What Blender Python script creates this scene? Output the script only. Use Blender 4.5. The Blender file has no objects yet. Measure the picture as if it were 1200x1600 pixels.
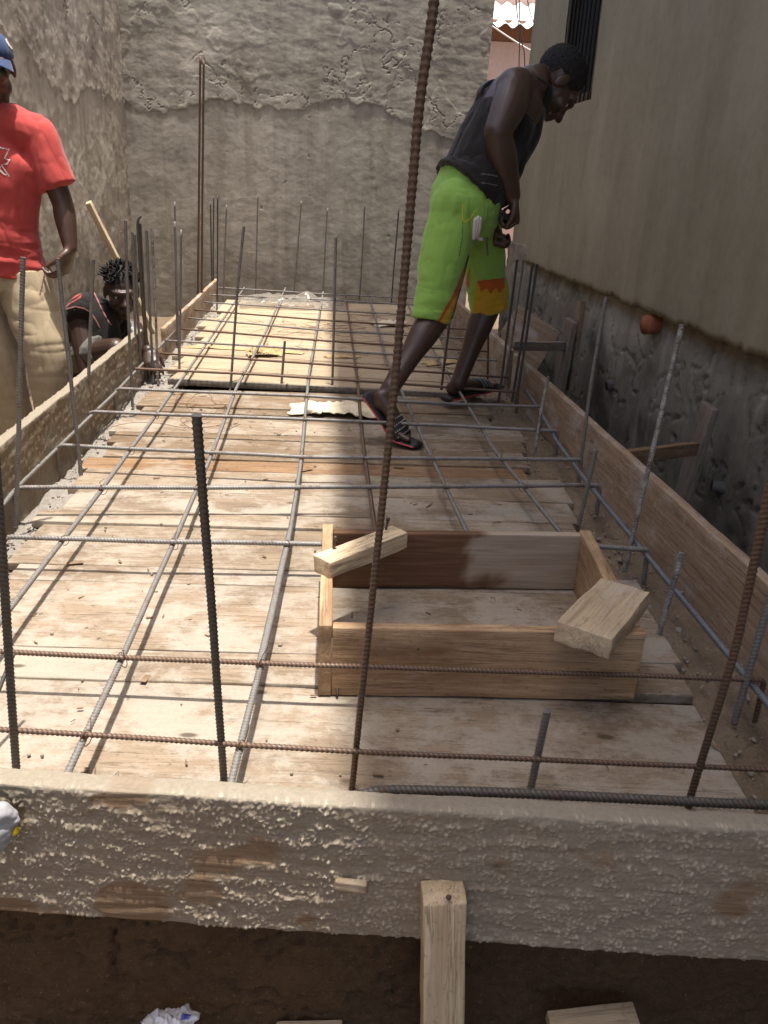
import bpy, math, random
import numpy as np
from mathutils import Vector, Matrix
from mathutils.bvhtree import BVHTree
random.seed(7); rng = np.random.default_rng(7)
scene = bpy.context.scene
COL = scene.collection
R = math.radians

# ------------------------------------------------------------------ camera
CAM_H, FPX = 1.0, 1225.0
def _n(v): return v/np.linalg.norm(v)
def _ray(x, y): return np.array([(x-600)/FPX, (800-y)/FPX, 1.0])
_Y = _n(_ray(505, 282)); _h2 = _n(_ray(1505, 282+40))
_U = _n(np.cross(_h2, _Y)); _U = _U if _U[1] > 0 else -_U
_X = np.cross(_Y, _U); _X = _X if _X[0] > 0 else -_X
M = np.array([_X, _Y, _U])
CP = np.array([0., 0., CAM_H])
cam = bpy.data.objects.new('camera', bpy.data.cameras.new('camera')); COL.objects.link(cam)
cam.data.sensor_fit = 'VERTICAL'; cam.data.sensor_height = 36; cam.data.lens = 36*FPX/1600
cam.data.clip_start = 0.02; cam.data.clip_end = 500
mw = Matrix.Identity(4)
for i in range(3):
    mw[i][0], mw[i][1], mw[i][2], mw[i][3] = M[i, 0], M[i, 1], -M[i, 2], CP[i]
cam.matrix_world = mw
scene.camera = cam
def on(ax, val, x, y):
    """world point seen at photo position (x, y) on the plane axis=val"""
    v = M @ _ray(x, y); return CP + (val-CP[ax])/v[ax]*v
def PY(x, y, Y): return on(1, Y, x, y)
def PX(x, y, X): return on(0, X, x, y)
def PZ(x, y, z=0.0): return on(2, z, x, y)

# ------------------------------------------------------------------ light
SUN = Vector((math.tan(R(3)), -math.tan(R(4)), 1)).normalized()
w = bpy.data.worlds.new('World'); scene.world = w; w.use_nodes = True
nt = w.node_tree; bg = nt.nodes['Background']
sky = nt.nodes.new('ShaderNodeTexSky'); sky.sky_type = 'NISHITA'; sky.sun_disc = False
sky.sun_elevation = math.asin(SUN.z); sky.sun_rotation = math.atan2(SUN.x, SUN.y)
sky.dust_density = 4; sky.air_density = 0.8; sky.ozone_density = 0.6
nt.links.new(sky.outputs[0], bg.inputs[0]); bg.inputs[1].default_value = 0.15
sl = bpy.data.lights.new('sun', 'SUN'); sl.energy = 3.5; sl.angle = R(1.3); sl.color = (1, .95, .88)
so = bpy.data.objects.new('sun', sl); COL.objects.link(so)
so.rotation_euler = (-SUN).to_track_quat('-Z', 'Y').to_euler(); so.location = SUN*30
scene.view_settings.view_transform = 'Standard'; scene.view_settings.look = 'None'
scene.view_settings.exposure = 1.15; scene.view_settings.gamma = 1
scene.cycles.max_bounces = 8; scene.cycles.diffuse_bounces = 5

# ------------------------------------------------------------------ noise (numpy)
_perm = np.random.default_rng(3).permutation(256); _perm = np.concatenate([_perm, _perm, _perm])
_grad = np.random.default_rng(4).normal(size=(256, 3)); _grad /= np.linalg.norm(_grad, axis=1)[:, None]
def perlin(p):
    p = np.asarray(p, float); i = np.floor(p).astype(int); f = p-i; i &= 255
    u = f*f*f*(f*(f*6-15)+10); out = 0
    for dx in (0, 1):
        for dy in (0, 1):
            for dz in (0, 1):
                g = _grad[_perm[_perm[_perm[i[:, 0]+dx]+i[:, 1]+dy]+i[:, 2]+dz]]
                d = f-np.array([dx, dy, dz])
                ww = (u[:, 0] if dx else 1-u[:, 0])*(u[:, 1] if dy else 1-u[:, 1])*(u[:, 2] if dz else 1-u[:, 2])
                out = out+ww*(g*d).sum(1)
    return out*1.5
def fbm(p, o=4, gain=.5):
    a, s, t = 1., 1., 0
    for k in range(o):
        t = t+a*perlin(np.asarray(p)*s+17.3*k); a *= gain; s *= 2.03
    return t
def smooth(a, b, x): t = np.clip((x-a)/(b-a), 0, 1); return t*t*(3-2*t)

# ------------------------------------------------------------------ object helpers
def tag(o, label=None, cat=None, group=None, kind=None):
    if label: o['label'] = label
    if cat: o['category'] = cat
    if group: o['group'] = group
    if kind: o['kind'] = kind
    return o
def thing(name, label, cat, loc, group=None):
    o = bpy.data.objects.new(name, None); COL.objects.link(o); o.location = loc
    o.empty_display_size = .1
    return tag(o, label, cat, group)
def obj(name, V, F, mat, parent=None, origin=None, attrs=None, smooth_=True):
    """V in world metres; linked as one mesh object whose origin is `origin` or its parent's"""
    V = np.asarray(V, float)
    if parent is not None: org = np.array(world_loc(parent))
    elif origin is not None: org = np.asarray(origin, float)
    else: org = np.array([V[:, 0].mean(), V[:, 1].mean(), V[:, 2].min()])
    me = bpy.data.meshes.new(name)
    me.from_pydata((V-org).tolist(), [], F.tolist() if isinstance(F, np.ndarray) else F)
    if attrs:
        for k, a in attrs.items():
            a = np.asarray(a, float)
            if a.ndim == 1:
                at = me.attributes.new(k, 'FLOAT', 'POINT'); at.data.foreach_set('value', a)
            else:
                at = me.attributes.new(k, 'FLOAT_VECTOR', 'POINT'); at.data.foreach_set('vector', a.ravel())
    me.polygons.foreach_set('use_smooth', [smooth_]*len(me.polygons))
    me.materials.append(mat); me.update()
    o = bpy.data.objects.new(name, me); COL.objects.link(o)
    if parent is not None: o.parent = parent
    else: o.location = org
    return o
def world_loc(o):
    l = Vector((0, 0, 0))
    while o is not None: l += o.location; o = o.parent
    return l
def merge(parts):
    Vs, Fs, k = [], [], 0
    for V, F in parts:
        V = np.asarray(V); Vs.append(V); Fs += [tuple(i+k for i in f) for f in F]; k += len(V)
    return np.vstack(Vs), Fs

def rbox(L, W, T, r=.002, du=.05, dv=.03, dw=.02, disp=None):
    """rounded box centred at 0; returns V, F, local coords. disp(P, N)->offset along N, computed on the surface"""
    def ax(a, d, r):
        n = max(1, int(round((2*a-2*r)/d)))
        return np.concatenate([[-a, -a+r*.35], np.linspace(-a+r, a-r, n+1), [a-r*.35, a]])
    A = [L/2, W/2, T/2]; C = [ax(A[0], du, r), ax(A[1], dv, r), ax(A[2], dw, r)]
    Vs, Ns, Fs, k = [], [], [], 0
    for a in range(3):
        b, c = (a+1) % 3, (a+2) % 3
        gb, gc = np.meshgrid(C[b], C[c], indexing='ij'); nb, nc = gb.shape
        idx = np.arange(nb*nc).reshape(nb, nc)
        for s in (-1, 1):
            P = np.zeros((nb*nc, 3)); P[:, a] = s*A[a]; P[:, b] = gb.ravel(); P[:, c] = gc.ravel()
            q = np.stack([idx[:-1, :-1], idx[1:, :-1], idx[1:, 1:], idx[:-1, 1:]], -1).reshape(-1, 4)
            if s < 0: q = q[:, ::-1]
            Vs.append(P); Fs.append(q+k); k += nb*nc
    P = np.vstack(Vs); F = np.vstack(Fs)
    key = np.round(P, 6); _, first, inv = np.unique(key, axis=0, return_index=True, return_inverse=True)
    P = P[first]; F = np.asarray(inv).reshape(-1)[F]
    lim = np.array(A)-r; q = np.clip(P, -lim, lim); d = P-q; ln = np.linalg.norm(d, axis=1)
    nrm = np.where(ln[:, None] > 1e-9, d/np.maximum(ln, 1e-9)[:, None], 0)
    S = q+nrm*r
    if disp is not None: S = S+nrm*disp(S, nrm)[:, None]
    return S, F, P
def frame(U, V=None):
    U = _n(np.asarray(U, float))
    if V is None: V = np.array([0, 0, 1.]) if abs(U[2]) < .9 else np.array([0, 1., 0])
    W = _n(np.cross(U, V)); V = np.cross(W, U)
    return np.array([U, V, W])
def plank(name, c, U, V, L, W, T, mat, parent=None, r=.003, rough=.0012, du=.05, dv=.03, dw=.02, disp=None, wob=.003, extra=None):
    """timber with length along U, width along V, thickness along U x V, centre c"""
    B = frame(U, V); off = rng.uniform(-20, 20, 3)
    def dd(S, N): return rough*fbm(S*np.array([6, 45, 45])+off, 3)+(disp(S, N) if disp else 0)
    S, F, P = rbox(L, W, T, r, du, dv, dw, dd)
    S[:, 1] += wob*fbm(np.c_[S[:, 0]*2.2+off[0], np.sign(S[:, 1])*3, 0*S[:, 0]], 3)*np.abs(S[:, 1])/(W/2)
    S[:, 2] += wob*.6*fbm(np.c_[S[:, 0]*1.1+off[1], S[:, 1]*3, 0*S[:, 0]], 2)
    at = {'gr': P+off}
    if extra: at.update(extra(S))
    return obj(name, S @ B+np.asarray(c), F, mat, parent, attrs=at, origin=None if parent else np.asarray(c))

def crom(P, m):
    P = np.asarray(P, float); n = len(P)
    E = np.vstack([2*P[0]-P[1], P, 2*P[-1]-P[-2]]); out = []
    for i in range(n-1):
        p0, p1, p2, p3 = E[i:i+4]
        for t in np.linspace(0, 1, m, endpoint=False):
            out.append(.5*((2*p1)+(-p0+p2)*t+(2*p0-5*p1+4*p2-p3)*t*t+(-p0+3*p1-3*p2+p3)*t**3))
    out.append(P[-1]); return np.array(out)
def tube(pts, rad, side=None, n=16, m=6, round_ends=True, smooth_path=True):
    """closed tube; rad = scalars or (a, b) pairs, a along `side`"""
    pts = np.asarray(pts, float); rad = np.asarray(rad, float)
    if rad.ndim == 0: rad = np.full(len(pts), float(rad))
    if rad.ndim == 1: rad = np.c_[rad, rad]
    if smooth_path and len(pts) > 1: pts = crom(pts, m); rad = np.maximum(crom(rad, m), .0004)
    T = np.gradient(pts, axis=0); T /= np.maximum(np.linalg.norm(T, axis=1), 1e-9)[:, None]
    if round_ends:
        def cap(p, t, r, s):
            rr = r.min(); k = np.array([.35, .7, .93]); return [(p+s*t*rr*math.sqrt(1-(1-q)**2) if 0 else p+s*t*rr*q, r*math.sqrt(max(1-q*q, .02))) for q in k]
        a = cap(pts[0], T[0], rad[0], -1)[::-1]; b = cap(pts[-1], T[-1], rad[-1], 1)
        pts = np.vstack([[x[0] for x in a], pts, [x[0] for x in b]]); rad = np.vstack([[x[1] for x in a], rad, [x[1] for x in b]])
        T = np.vstack([[T[0]]*3, T, [T[-1]]*3])
    V = []; s = np.asarray(side, float) if side is not None else None; prev = None
    th = np.linspace(0, 2*math.pi, n, endpoint=False)
    for p, t, r in zip(pts, T, rad):
        if s is not None: a = s-t*np.dot(s, t)
        elif prev is None: a = np.cross(t, [0, 0, 1.]) if abs(t[2]) < .9 else np.cross(t, [0, 1., 0])
        else: a = prev-t*np.dot(prev, t)
        a = _n(a); prev = a; b = np.cross(t, a)
        V.append(p+np.outer(np.cos(th)*r[0], a)+np.outer(np.sin(th)*r[1], b))
    k = len(V); V = np.vstack(V); F = []
    for i in range(k-1):
        for j in range(n):
            j2 = (j+1) % n; F.append((i*n+j, i*n+j2, (i+1)*n+j2, (i+1)*n+j))
    F.append(tuple(range(n-1, -1, -1))); F.append(tuple((k-1)*n+j for j in range(n)))
    return V, F
def ball(c, r, n=14, B=None):
    r = np.asarray(r, float)*np.ones(3); V = [[0, 0, 1]]; 
    for i in range(1, n):
        ph = math.pi*i/n
        for j in range(n): V.append([math.sin(ph)*math.cos(2*math.pi*j/n), math.sin(ph)*math.sin(2*math.pi*j/n), math.cos(ph)])
    V.append([0, 0, -1]); V = np.array(V)*r; F = []
    for j in range(n):
        F.append((0, 1+j, 1+(j+1) % n)); e = len(V)-1; F.append((e, e-n+(j+1) % n, e-n+j))
    for i in range(n-2):
        for j in range(n): a = 1+i*n; F.append((a+j, a+n+j, a+n+(j+1) % n, a+(j+1) % n))
    if B is not None: V = V @ B
    return V+np.asarray(c), F
def fuse(parts, voxel=.005, it=6, fac=.5):
    """union of closed shapes as one continuous surface -> V, F"""
    V, F = merge(parts); me = bpy.data.meshes.new('tmp'); me.from_pydata(V.tolist(), [], F)
    import bmesh
    bm = bmesh.new(); bm.from_mesh(me); bmesh.ops.recalc_face_normals(bm, faces=bm.faces); bm.to_mesh(me); bm.free()
    o = bpy.data.objects.new('tmp', me); COL.objects.link(o)
    md = o.modifiers.new('r', 'REMESH'); md.mode = 'VOXEL'; md.voxel_size = voxel
    if it: sm = o.modifiers.new('s', 'SMOOTH'); sm.iterations = it; sm.factor = fac
    dg = bpy.context.evaluated_depsgraph_get(); ev = o.evaluated_get(dg); m2 = ev.to_mesh()
    Vo = np.zeros(len(m2.vertices)*3); m2.vertices.foreach_get('co', Vo); Vo = Vo.reshape(-1, 3)
    Fo = [tuple(p.vertices) for p in m2.polygons]; ev.to_mesh_clear()
    bpy.data.objects.remove(o); bpy.data.meshes.remove(me)
    return Vo, Fo
def vnormals(V, F):
    N = np.zeros_like(V); q = np.array([f[:4] if len(f) >= 4 else (f[0], f[1], f[2], f[2]) for f in F])
    n = np.cross(V[q[:, 2]]-V[q[:, 0]], V[q[:, 3]]-V[q[:, 1]])
    for k in range(4): np.add.at(N, q[:, k], n)
    return N/np.maximum(np.linalg.norm(N, axis=1), 1e-12)[:, None]
def wrinkle(V, F, amp, freq, o=3, stretch=(1, 1, 1), seed=0, ridged=False):
    N = vnormals(V, F); f = fbm(V*freq*np.array(stretch)+seed, o)
    if ridged: f = (1-np.abs(f)*2.2)
    return V+N*(amp*f)[:, None]
def crease(V, F, amp, freq, stretch=(1, 1, 1), seed=0, w=None):
    """soft swells divided by sharp valleys, like folded cloth"""
    P = V*freq*np.array(stretch); P = P+.35*np.c_[perlin(P*.6+seed), perlin(P*.6+seed+5), perlin(P*.6+seed+9)]
    f = np.abs(fbm(P+seed, 2)); g = np.sqrt(np.clip(f, 0, 1))-.55
    return V+vnormals(V, F)*(amp*g*(1 if w is None else w))[:, None]
def decal(name, target, poly, mat, parent, lift=.0015, step=3.0, from_=None):
    """cloth print: a thin patch that follows the surface of `target` inside the outline `poly` (photo positions)"""
    V, F = target; bvh = BVHTree.FromPolygons([Vector(v) for v in V], [tuple(int(i) for i in f) for f in F])
    poly = np.array(poly, float)
    def inside(x, y):
        c = False; n = len(poly)
        for i in range(n):
            (x1, y1), (x2, y2) = poly[i], poly[(i+1) % n]
            if (y1 > y) != (y2 > y) and x < (x2-x1)*(y-y1)/(y2-y1+1e-12)+x1: c = not c
        return c
    x0, y0 = poly.min(0)-step; x1, y1 = poly.max(0)+step; idx = {}; Vs = []; Fs = []
    def vert(i, j):
        if (i, j) in idx: return idx[i, j]
        d = Vector(M @ _ray(x0+i*step, y0+j*step)).normalized()
        hit = bvh.ray_cast(Vector(CP), d)
        if hit[0] is None: idx[i, j] = None; return None
        nn = hit[1]; nn = nn if nn.dot(d) < 0 else -nn
        Vs.append(np.array(hit[0]+nn*lift)); idx[i, j] = len(Vs)-1; return idx[i, j]
    for i in range(int((x1-x0)/step)+1):
        for j in range(int((y1-y0)/step)+1):
            if inside(x0+(i+.5)*step, y0+(j+.5)*step):
                q = [vert(i, j), vert(i, j+1), vert(i+1, j+1), vert(i+1, j)]
                if None in q: continue
                p = [Vs[k] for k in q]
                if max(np.linalg.norm(p[a]-p[b]) for a, b in ((0, 1), (1, 2), (2, 3), (3, 0))) > .05: continue
                Fs.append(tuple(q))
    if not Fs: return None
    return obj(name, np.array(Vs), Fs, mat, parent)
def strip(px, wd):
    """outline of a stroke through photo positions"""
    px = np.array(px, float); t = np.gradient(px, axis=0); t /= np.linalg.norm(t, axis=1)[:, None]
    n = np.c_[-t[:, 1], t[:, 0]]*wd/2; return np.vstack([px+n, (px-n)[::-1]])

# ------------------------------------------------------------------ materials
class Mat:
    def __init__(s, name, rough=.85, metal=0, spec=.3):
        s.m = bpy.data.materials.new(name); s.m.use_nodes = True; s.t = s.m.node_tree
        s.b = s.t.nodes['Principled BSDF']; s.b.inputs['Roughness'].default_value = rough
        s.b.inputs['Metallic'].default_value = metal; s.b.inputs['Specular IOR Level'].default_value = spec
    def set(s, node, key, v):
        i = node.inputs[key]
        if hasattr(v, 'is_output') or isinstance(v, bpy.types.NodeSocket): s.t.links.new(v, i)
        elif isinstance(v, (tuple, list)) and len(v) == 3 and i.type == 'RGBA': i.default_value = (*v, 1)
        else: i.default_value = v
    def coord(s, kind='Object', attr=None):
        if attr:
            n = s.t.nodes.new('ShaderNodeAttribute'); n.attribute_name = attr; return n.outputs['Vector']
        return s.t.nodes.new('ShaderNodeTexCoord').outputs[kind]
    def attr(s, a):
        n = s.t.nodes.new('ShaderNodeAttribute'); n.attribute_name = a; return n.outputs['Fac']
    def mapp(s, v, scale=(1, 1, 1), loc=(0, 0, 0)):
        n = s.t.nodes.new('ShaderNodeMapping'); s.set(n, 'Vector', v); n.inputs['Scale'].default_value = scale; n.inputs['Location'].default_value = loc
        return n.outputs[0]
    def noise(s, v, scale=5, detail=6, rough=.55, dist=0, out='Fac'):
        n = s.t.nodes.new('ShaderNodeTexNoise'); s.set(n, 'Vector', v); n.inputs['Scale'].default_value = scale
        n.inputs['Detail'].default_value = detail; n.inputs['Roughness'].default_value = rough; n.inputs['Distortion'].default_value = dist
        return n.outputs[out]
    def vor(s, v, scale=5, feature='F1'):
        n = s.t.nodes.new('ShaderNodeTexVoronoi'); s.set(n, 'Vector', v); n.inputs['Scale'].default_value = scale; n.feature = feature
        return n.outputs['Distance']
    def ramp(s, f, stops):
        n = s.t.nodes.new('ShaderNodeValToRGB'); s.set(n, 'Fac', f); e = n.color_ramp.elements
        while len(e) < len(stops): e.new(.5)
        for k, (p, c) in enumerate(stops):
            e[k].position = p; e[k].color = (*c, 1) if isinstance(c, (tuple, list)) else (c, c, c, 1)
        return n.outputs[0]
    def mix(s, f, a, b, mode='MIX'):
        n = s.t.nodes.new('ShaderNodeMix'); n.data_type = 'RGBA'; n.blend_type = mode
        s.set(n, 0, f); s.set(n, 6, a); s.set(n, 7, b); return n.outputs[2]
    def math(s, op, a, b=0.5, clamp=True):
        n = s.t.nodes.new('ShaderNodeMath'); n.operation = op; n.use_clamp = clamp; s.set(n, 0, a); s.set(n, 1, b); return n.outputs[0]
    def rand(s):
        return s.t.nodes.new('ShaderNodeObjectInfo').outputs['Random']
    def fin(s, col, bump=None, dist=.003, strength=.6, rough=None):
        s.set(s.b, 'Base Color', col)
        if bump is not None:
            n = s.t.nodes.new('ShaderNodeBump'); s.set(n, 'Height', bump); n.inputs['Distance'].default_value = dist; n.inputs['Strength'].default_value = strength
            s.t.links.new(n.outputs[0], s.b.inputs['Normal'])
        if rough is not None: s.set(s.b, 'Roughness', rough)
        return s.m

def wood(name, light, dark, cement=.0, soft=0.0, ccol=(.46, .43, .38), stain=.35, scol=(.12, .075, .045), var=.25, cattr=False, sawn=0.0):
    a = Mat(name, .82, spec=.25); g = a.coord(attr='gr')
    fine = a.noise(a.mapp(g, (1.6, 30, 30)), 2.2, 9, .62, .9)
    ring = a.noise(a.mapp(g, (.7, 7, 7)), 1.6, 4, .5, 1.5)
    c = a.mix(a.ramp(fine, [(.28-.2*soft, 0), (.72+.15*soft, 1)]), dark, light)
    fib = a.noise(a.mapp(g, (4, 150, 150)), 2.0, 5, .7)
    c = a.mix(a.ramp(fib, [(.36, .5*(1-.6*soft)), (.52, 0)]), c, tuple(x*.55 for x in dark))
    crk = a.noise(a.mapp(g, (.55, 11, 11)), 2.1, 6, .6, .5)
    c = a.mix(a.ramp(crk, [(.485, 0), (.5, .75), (.515, 0)]), c, tuple(x*.35 for x in dark))
    c = a.mix(a.ramp(ring, [(.35, .55*(1-.6*soft)), (.5, 0), (.62, .35*(1-.6*soft))]), c, dark)
    big = a.noise(a.mapp(g, (1, 2.5, 2.5)), 2.4, 5, .6, .3)
    c = a.mix(a.math('MULTIPLY', a.ramp(big, [(.48, 0), (.68, 1)]), stain), c, scol)
    if var:
        hsv = a.t.nodes.new('ShaderNodeHueSaturation'); a.set(hsv, 'Color', c)
        r = a.t.nodes.new('ShaderNodeMapRange'); a.set(r, 'Value', a.rand()); r.inputs['To Min'].default_value = 1-var; r.inputs['To Max'].default_value = 1+var
        a.set(hsv, 'Value', r.outputs[0]); c = hsv.outputs[0]
    sp = a.noise(a.mapp(g, (1, 1.6, 1.6)), 55, 4, .7)
    c = a.mix(a.ramp(sp, [(.57, 0), (.68, .6)]), c, tuple(x*.5 for x in dark))
    if cement:
        cn = a.noise(a.mapp(g, (.75, 1.1, 1.1)), 5.5, 12, .78, .15)
        lo = .68-.38*cement
        cm = a.ramp(cn, [(lo, 0), (lo+.10, 1)])
        gr = a.noise(g, 140, 4, .7)
        cc = a.mix(gr, tuple(x*.72 for x in ccol), tuple(min(1, x*1.18) for x in ccol))
        c = a.mix(a.math('MULTIPLY', cm, min(.92, .35+cement*.6)), c, cc)
    kn = a.vor(a.mapp(g, (2.2, 5, 5)), 1.7)
    c = a.mix(a.ramp(kn, [(.045, .85), (.085, .0)]), c, tuple(x*.4 for x in dark))
    if cattr:
        gr = a.noise(g, 160, 4, .7)
        cc = a.mix(gr, tuple(x*.62 for x in ccol), tuple(min(1, x*1.2) for x in ccol))
        c = a.mix(a.attr('cem_pale'), c, cc)
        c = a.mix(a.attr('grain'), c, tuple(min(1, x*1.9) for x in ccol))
    h = a.math('ADD', a.math('MULTIPLY', fine, .6), a.math('MULTIPLY', a.noise(g, 90, 5, .7), .5))
    return a.fin(c, h, .004, .55, rough=a.ramp(big, [(.4, .85), (.7, .62)]))
W_PALE = wood('pale_plank', (.37, .295, .21), (.2, .145, .095), .55, .5, stain=.5, ccol=(.38, .335, .27), var=.12)
W_CEM = wood('cement_dusted_plank', (.34, .27, .195), (.18, .13, .085), .62, .6, stain=.6, scol=(.14, .10, .066), ccol=(.385, .345, .285), var=.1)
W_BROWN = wood('brown_plank', (.31, .23, .15), (.165, .11, .066), .5, .3, stain=.5, scol=(.13, .08, .045), ccol=(.34, .3, .24), var=.14)
W_RUST = wood('orange_brown_plank', (.33, .215, .12), (.19, .11, .058), .4, stain=.5, scol=(.15, .075, .035), ccol=(.34, .3, .24), var=.12)
W_FAR = wood('clean_pale_plank', (.50, .41, .295), (.34, .25, .155), .1, stain=.15, var=.12)
W_SAWN = wood('sawn_end', (.36, .31, .25), (.1, .085, .07), .2, var=0)
W_FRONT = wood('crusted_board', (.30, .215, .135), (.19, .12, .07), .3, stain=.45, var=0, cattr=True, ccol=(.285, .245, .186))
W_SIDE = wood('form_board', (.44, .325, .215), (.27, .18, .115), .5, stain=.4, var=.1)
W_BOX = wood('box_board', (.57, .41, .245), (.32, .195, .105), .26, stain=.75, scol=(.17, .09, .045), var=.12)
W_BLOCK = wood('offcut_timber', (.72, .59, .41), (.5, .37, .23), .3, stain=.2, var=.1)
W_OLD = wood('grey_weathered_timber', (.32, .265, .205), (.17, .13, .095), .3, stain=.4, var=.15, ccol=(.3, .27, .24))

def wetbox(name):
    """box board, wet brown with a dry pale patch towards one end (mask stored on the mesh)"""
    a = Mat(name, .7); g = a.coord(attr='gr')
    fine = a.noise(a.mapp(g, (1.6, 30, 30)), 2.2, 9, .62, .9)
    wet = a.mix(a.ramp(fine, [(.3, 0), (.7, 1)]), (.085, .04, .02), (.19, .1, .05))
    dry = a.mix(a.ramp(fine, [(.3, 0), (.7, 1)]), (.30, .225, .15), (.44, .37, .285))
    return a.fin(a.mix(a.attr('dry'), wet, dry), fine, .003, .5)
W_WET = wetbox('wet_and_dry_board')

def steel(name, base=(.13, .12, .11), rust=(.12, .07, .046), amt=.5, ridge=(.36, .27, .19), cem_pale=.15):
    a = Mat(name, .55, .35, .4); g = a.coord()
    n = a.noise(g, 26, 6, .65); n2 = a.noise(g, 150, 3, .6)
    c = a.mix(a.ramp(n, [(.62-amt*.45, 0), (.78-amt*.35, 1)]), base, rust)
    c = a.mix(a.math('MULTIPLY', a.attr('rib'), .55), c, ridge)
    c = a.mix(a.ramp(n2, [(.45, 0), (.75, .35)]), c, tuple(x*.45 for x in base))
    if cem_pale:
        cn = a.noise(g, 45, 8, .75); lo = .75-cem_pale*.4
        c = a.mix(a.ramp(cn, [(lo, 0), (lo+.06, .9)]), c, (.42, .4, .37))
    return a.fin(c, n2, .0008, .5, rough=a.ramp(n, [(.3, .45), (.7, .75)]))
S_DARK = steel('dark_steel', (.085, .08, .075), amt=.25, ridge=(.2, .17, .14), cem_pale=.0)
S_GREY = steel('grey_steel', (.2, .19, .18), amt=.22, ridge=(.32, .3, .27), cem_pale=.12)
S_BLUE = steel('blue_grey_steel', (.16, .175, .19), amt=.12, ridge=(.26, .27, .28), cem_pale=.05)
S_RUST = steel('rusty_steel', (.085, .065, .052), (.12, .07, .045), amt=.8, ridge=(.27, .2, .15), cem_pale=.12)
S_CEM = steel('cement_caked_steel', (.22, .205, .19), amt=.3, ridge=(.36, .33, .3), cem_pale=.7)
S_WIRE = steel('tie_wire_steel', (.12, .075, .05), (.18, .08, .04), amt=.7, cem_pale=0)

def plaster(name, c1, c2, stain, streak=.5, bump=1.0, dirt=(.1, .085, .065), base_dirt=None, spk=.3):
    a = Mat(name, .9, spec=.15); g = a.coord()
    n = a.noise(g, 1.3, 8, .62, .4); st = a.noise(a.mapp(g, (5, 5, .5)), 1.6, 7, .6, .3)
    f = a.noise(g, 22, 8, .7)
    c = a.mix(a.ramp(n, [(.3, 0), (.7, 1)]), c1, c2)
    c = a.mix(a.math('MULTIPLY', a.ramp(st, [(.45, 0), (.72, 1)]), streak), c, stain)
    bl = a.noise(g, 3.4, 7, .65, .6)
    c = a.mix(a.math('MULTIPLY', a.ramp(bl, [(.54, 0), (.7, 1)]), streak*.7), c, dirt)
    c = a.mix(a.ramp(f, [(.25, .35), (.55, 0)]), c, tuple(x*.6 for x in c1))
    c = a.mix(a.ramp(a.noise(g, 60, 4, .6), [(.66, 0), (.72, spk)]), c, tuple(min(1, x*1.5) for x in c2))
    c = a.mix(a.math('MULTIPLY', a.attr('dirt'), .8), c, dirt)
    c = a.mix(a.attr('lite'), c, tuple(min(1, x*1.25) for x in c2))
    h = a.math('ADD', a.math('MULTIPLY', f, .7), a.math('MULTIPLY', a.noise(g, 110, 5, .7), .4))
    return a.fin(c, h, .006*bump, .6)
P_BACK = plaster('grey_cement_render', (.315, .287, .237), (.455, .42, .35), (.19, .16, .115), .55)
P_LEFT = plaster('streaked_cement_render', (.40, .352, .28), (.56, .50, .405), (.25, .195, .135), .7)
P_RIGHT = plaster('olive_cream_paint', (.285, .252, .172), (.35, .312, .22), (.215, .183, .108), .38, .5, dirt=(.19, .16, .095), spk=.05)
P_PLINTH = plaster('damp_concrete', (.225, .2, .155), (.34, .305, .24), (.115, .102, .075), .6, 2.2, dirt=(.05, .045, .03))
P_PINK = plaster('pink_paint', (.62, .42, .33), (.66, .47, .38), (.5, .33, .26), .2, .4, dirt=(.45, .3, .24), spk=0)

def earth(name, c1, c2, scale=1.0, bump=.02):
    a = Mat(name, .95, spec=.1); g = a.coord()
    n = a.noise(g, 5*scale, 9, .65, .3); f = a.noise(g, 60*scale, 8, .72)
    c = a.mix(a.ramp(n, [(.3, 0), (.7, 1)]), c1, c2)
    c = a.mix(a.ramp(f, [(.3, .5), (.6, 0)]), c, tuple(x*.5 for x in c1))
    c = a.mix(a.ramp(a.noise(g, 170*scale, 3, .5), [(.64, 0), (.7, .5)]), c, tuple(min(1, x*1.9) for x in c2))
    return a.fin(c, f, bump, .8)
E_BANK = earth('dark_brown_earth', (.10, .062, .034), (.16, .10, .056), 1)
E_GROUND = earth('trodden_earth', (.17, .125, .082), (.25, .185, .125), 1)
E_DIRT = earth('sandy_dirt', (.2, .15, .1), (.31, .24, .165), 2, .012)
E_GREY = earth('cement_dust_dirt', (.23, .205, .175), (.34, .31, .268), 2, .008)
def stone(name):
    a = Mat(name, .85); c = a.mix(a.rand(), (.22, .185, .145), (.38, .33, .27)); g = a.coord()
    return a.fin(a.mix(a.noise(g, 40, 5), (.2, .165, .125), (.36, .31, .25)), a.noise(g, 120), .002)
STONE = stone('gravel_stone')

def cloth(name, col, dark=None, rough=.9, fine=500, var=.25):
    a = Mat(name, rough, spec=.15); g = a.coord(); a.b.inputs['Sheen Weight'].default_value = .15
    dark = dark or tuple(x*.7 for x in col)
    c = a.mix(a.noise(g, 14, 5, .6), tuple(x*(1-var) for x in col), tuple(min(1, x*(1+var)) for x in col))
    c = a.mix(a.ramp(a.noise(g, 60, 5, .7), [(.55, 0), (.8, .35)]), c, dark)
    return a.fin(c, a.noise(g, fine, 2, .5), .0008, .5)
C_RED = cloth('red_cotton', (.44, .065, .058)); C_KHAKI = cloth('khaki_twill', (.45, .36, .235), (.26, .2, .13))
C_BLACK = cloth('black_jersey', (.018, .016, .015), var=.2); C_GREEN = cloth('bright_green_polyester', (.245, .43, .085), rough=.8, var=.08)
C_NAVY = cloth('navy_cotton', (.035, .06, .14)); C_CREAM = cloth('cream_thread', (.6, .5, .42)); C_WHITE = cloth('white_print', (.7, .66, .62))
C_ORANGE = cloth('orange_print', (.42, .1, .02), var=.1); C_YELLOW = cloth('yellow_print', (.5, .3, .025), var=.1)
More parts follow.
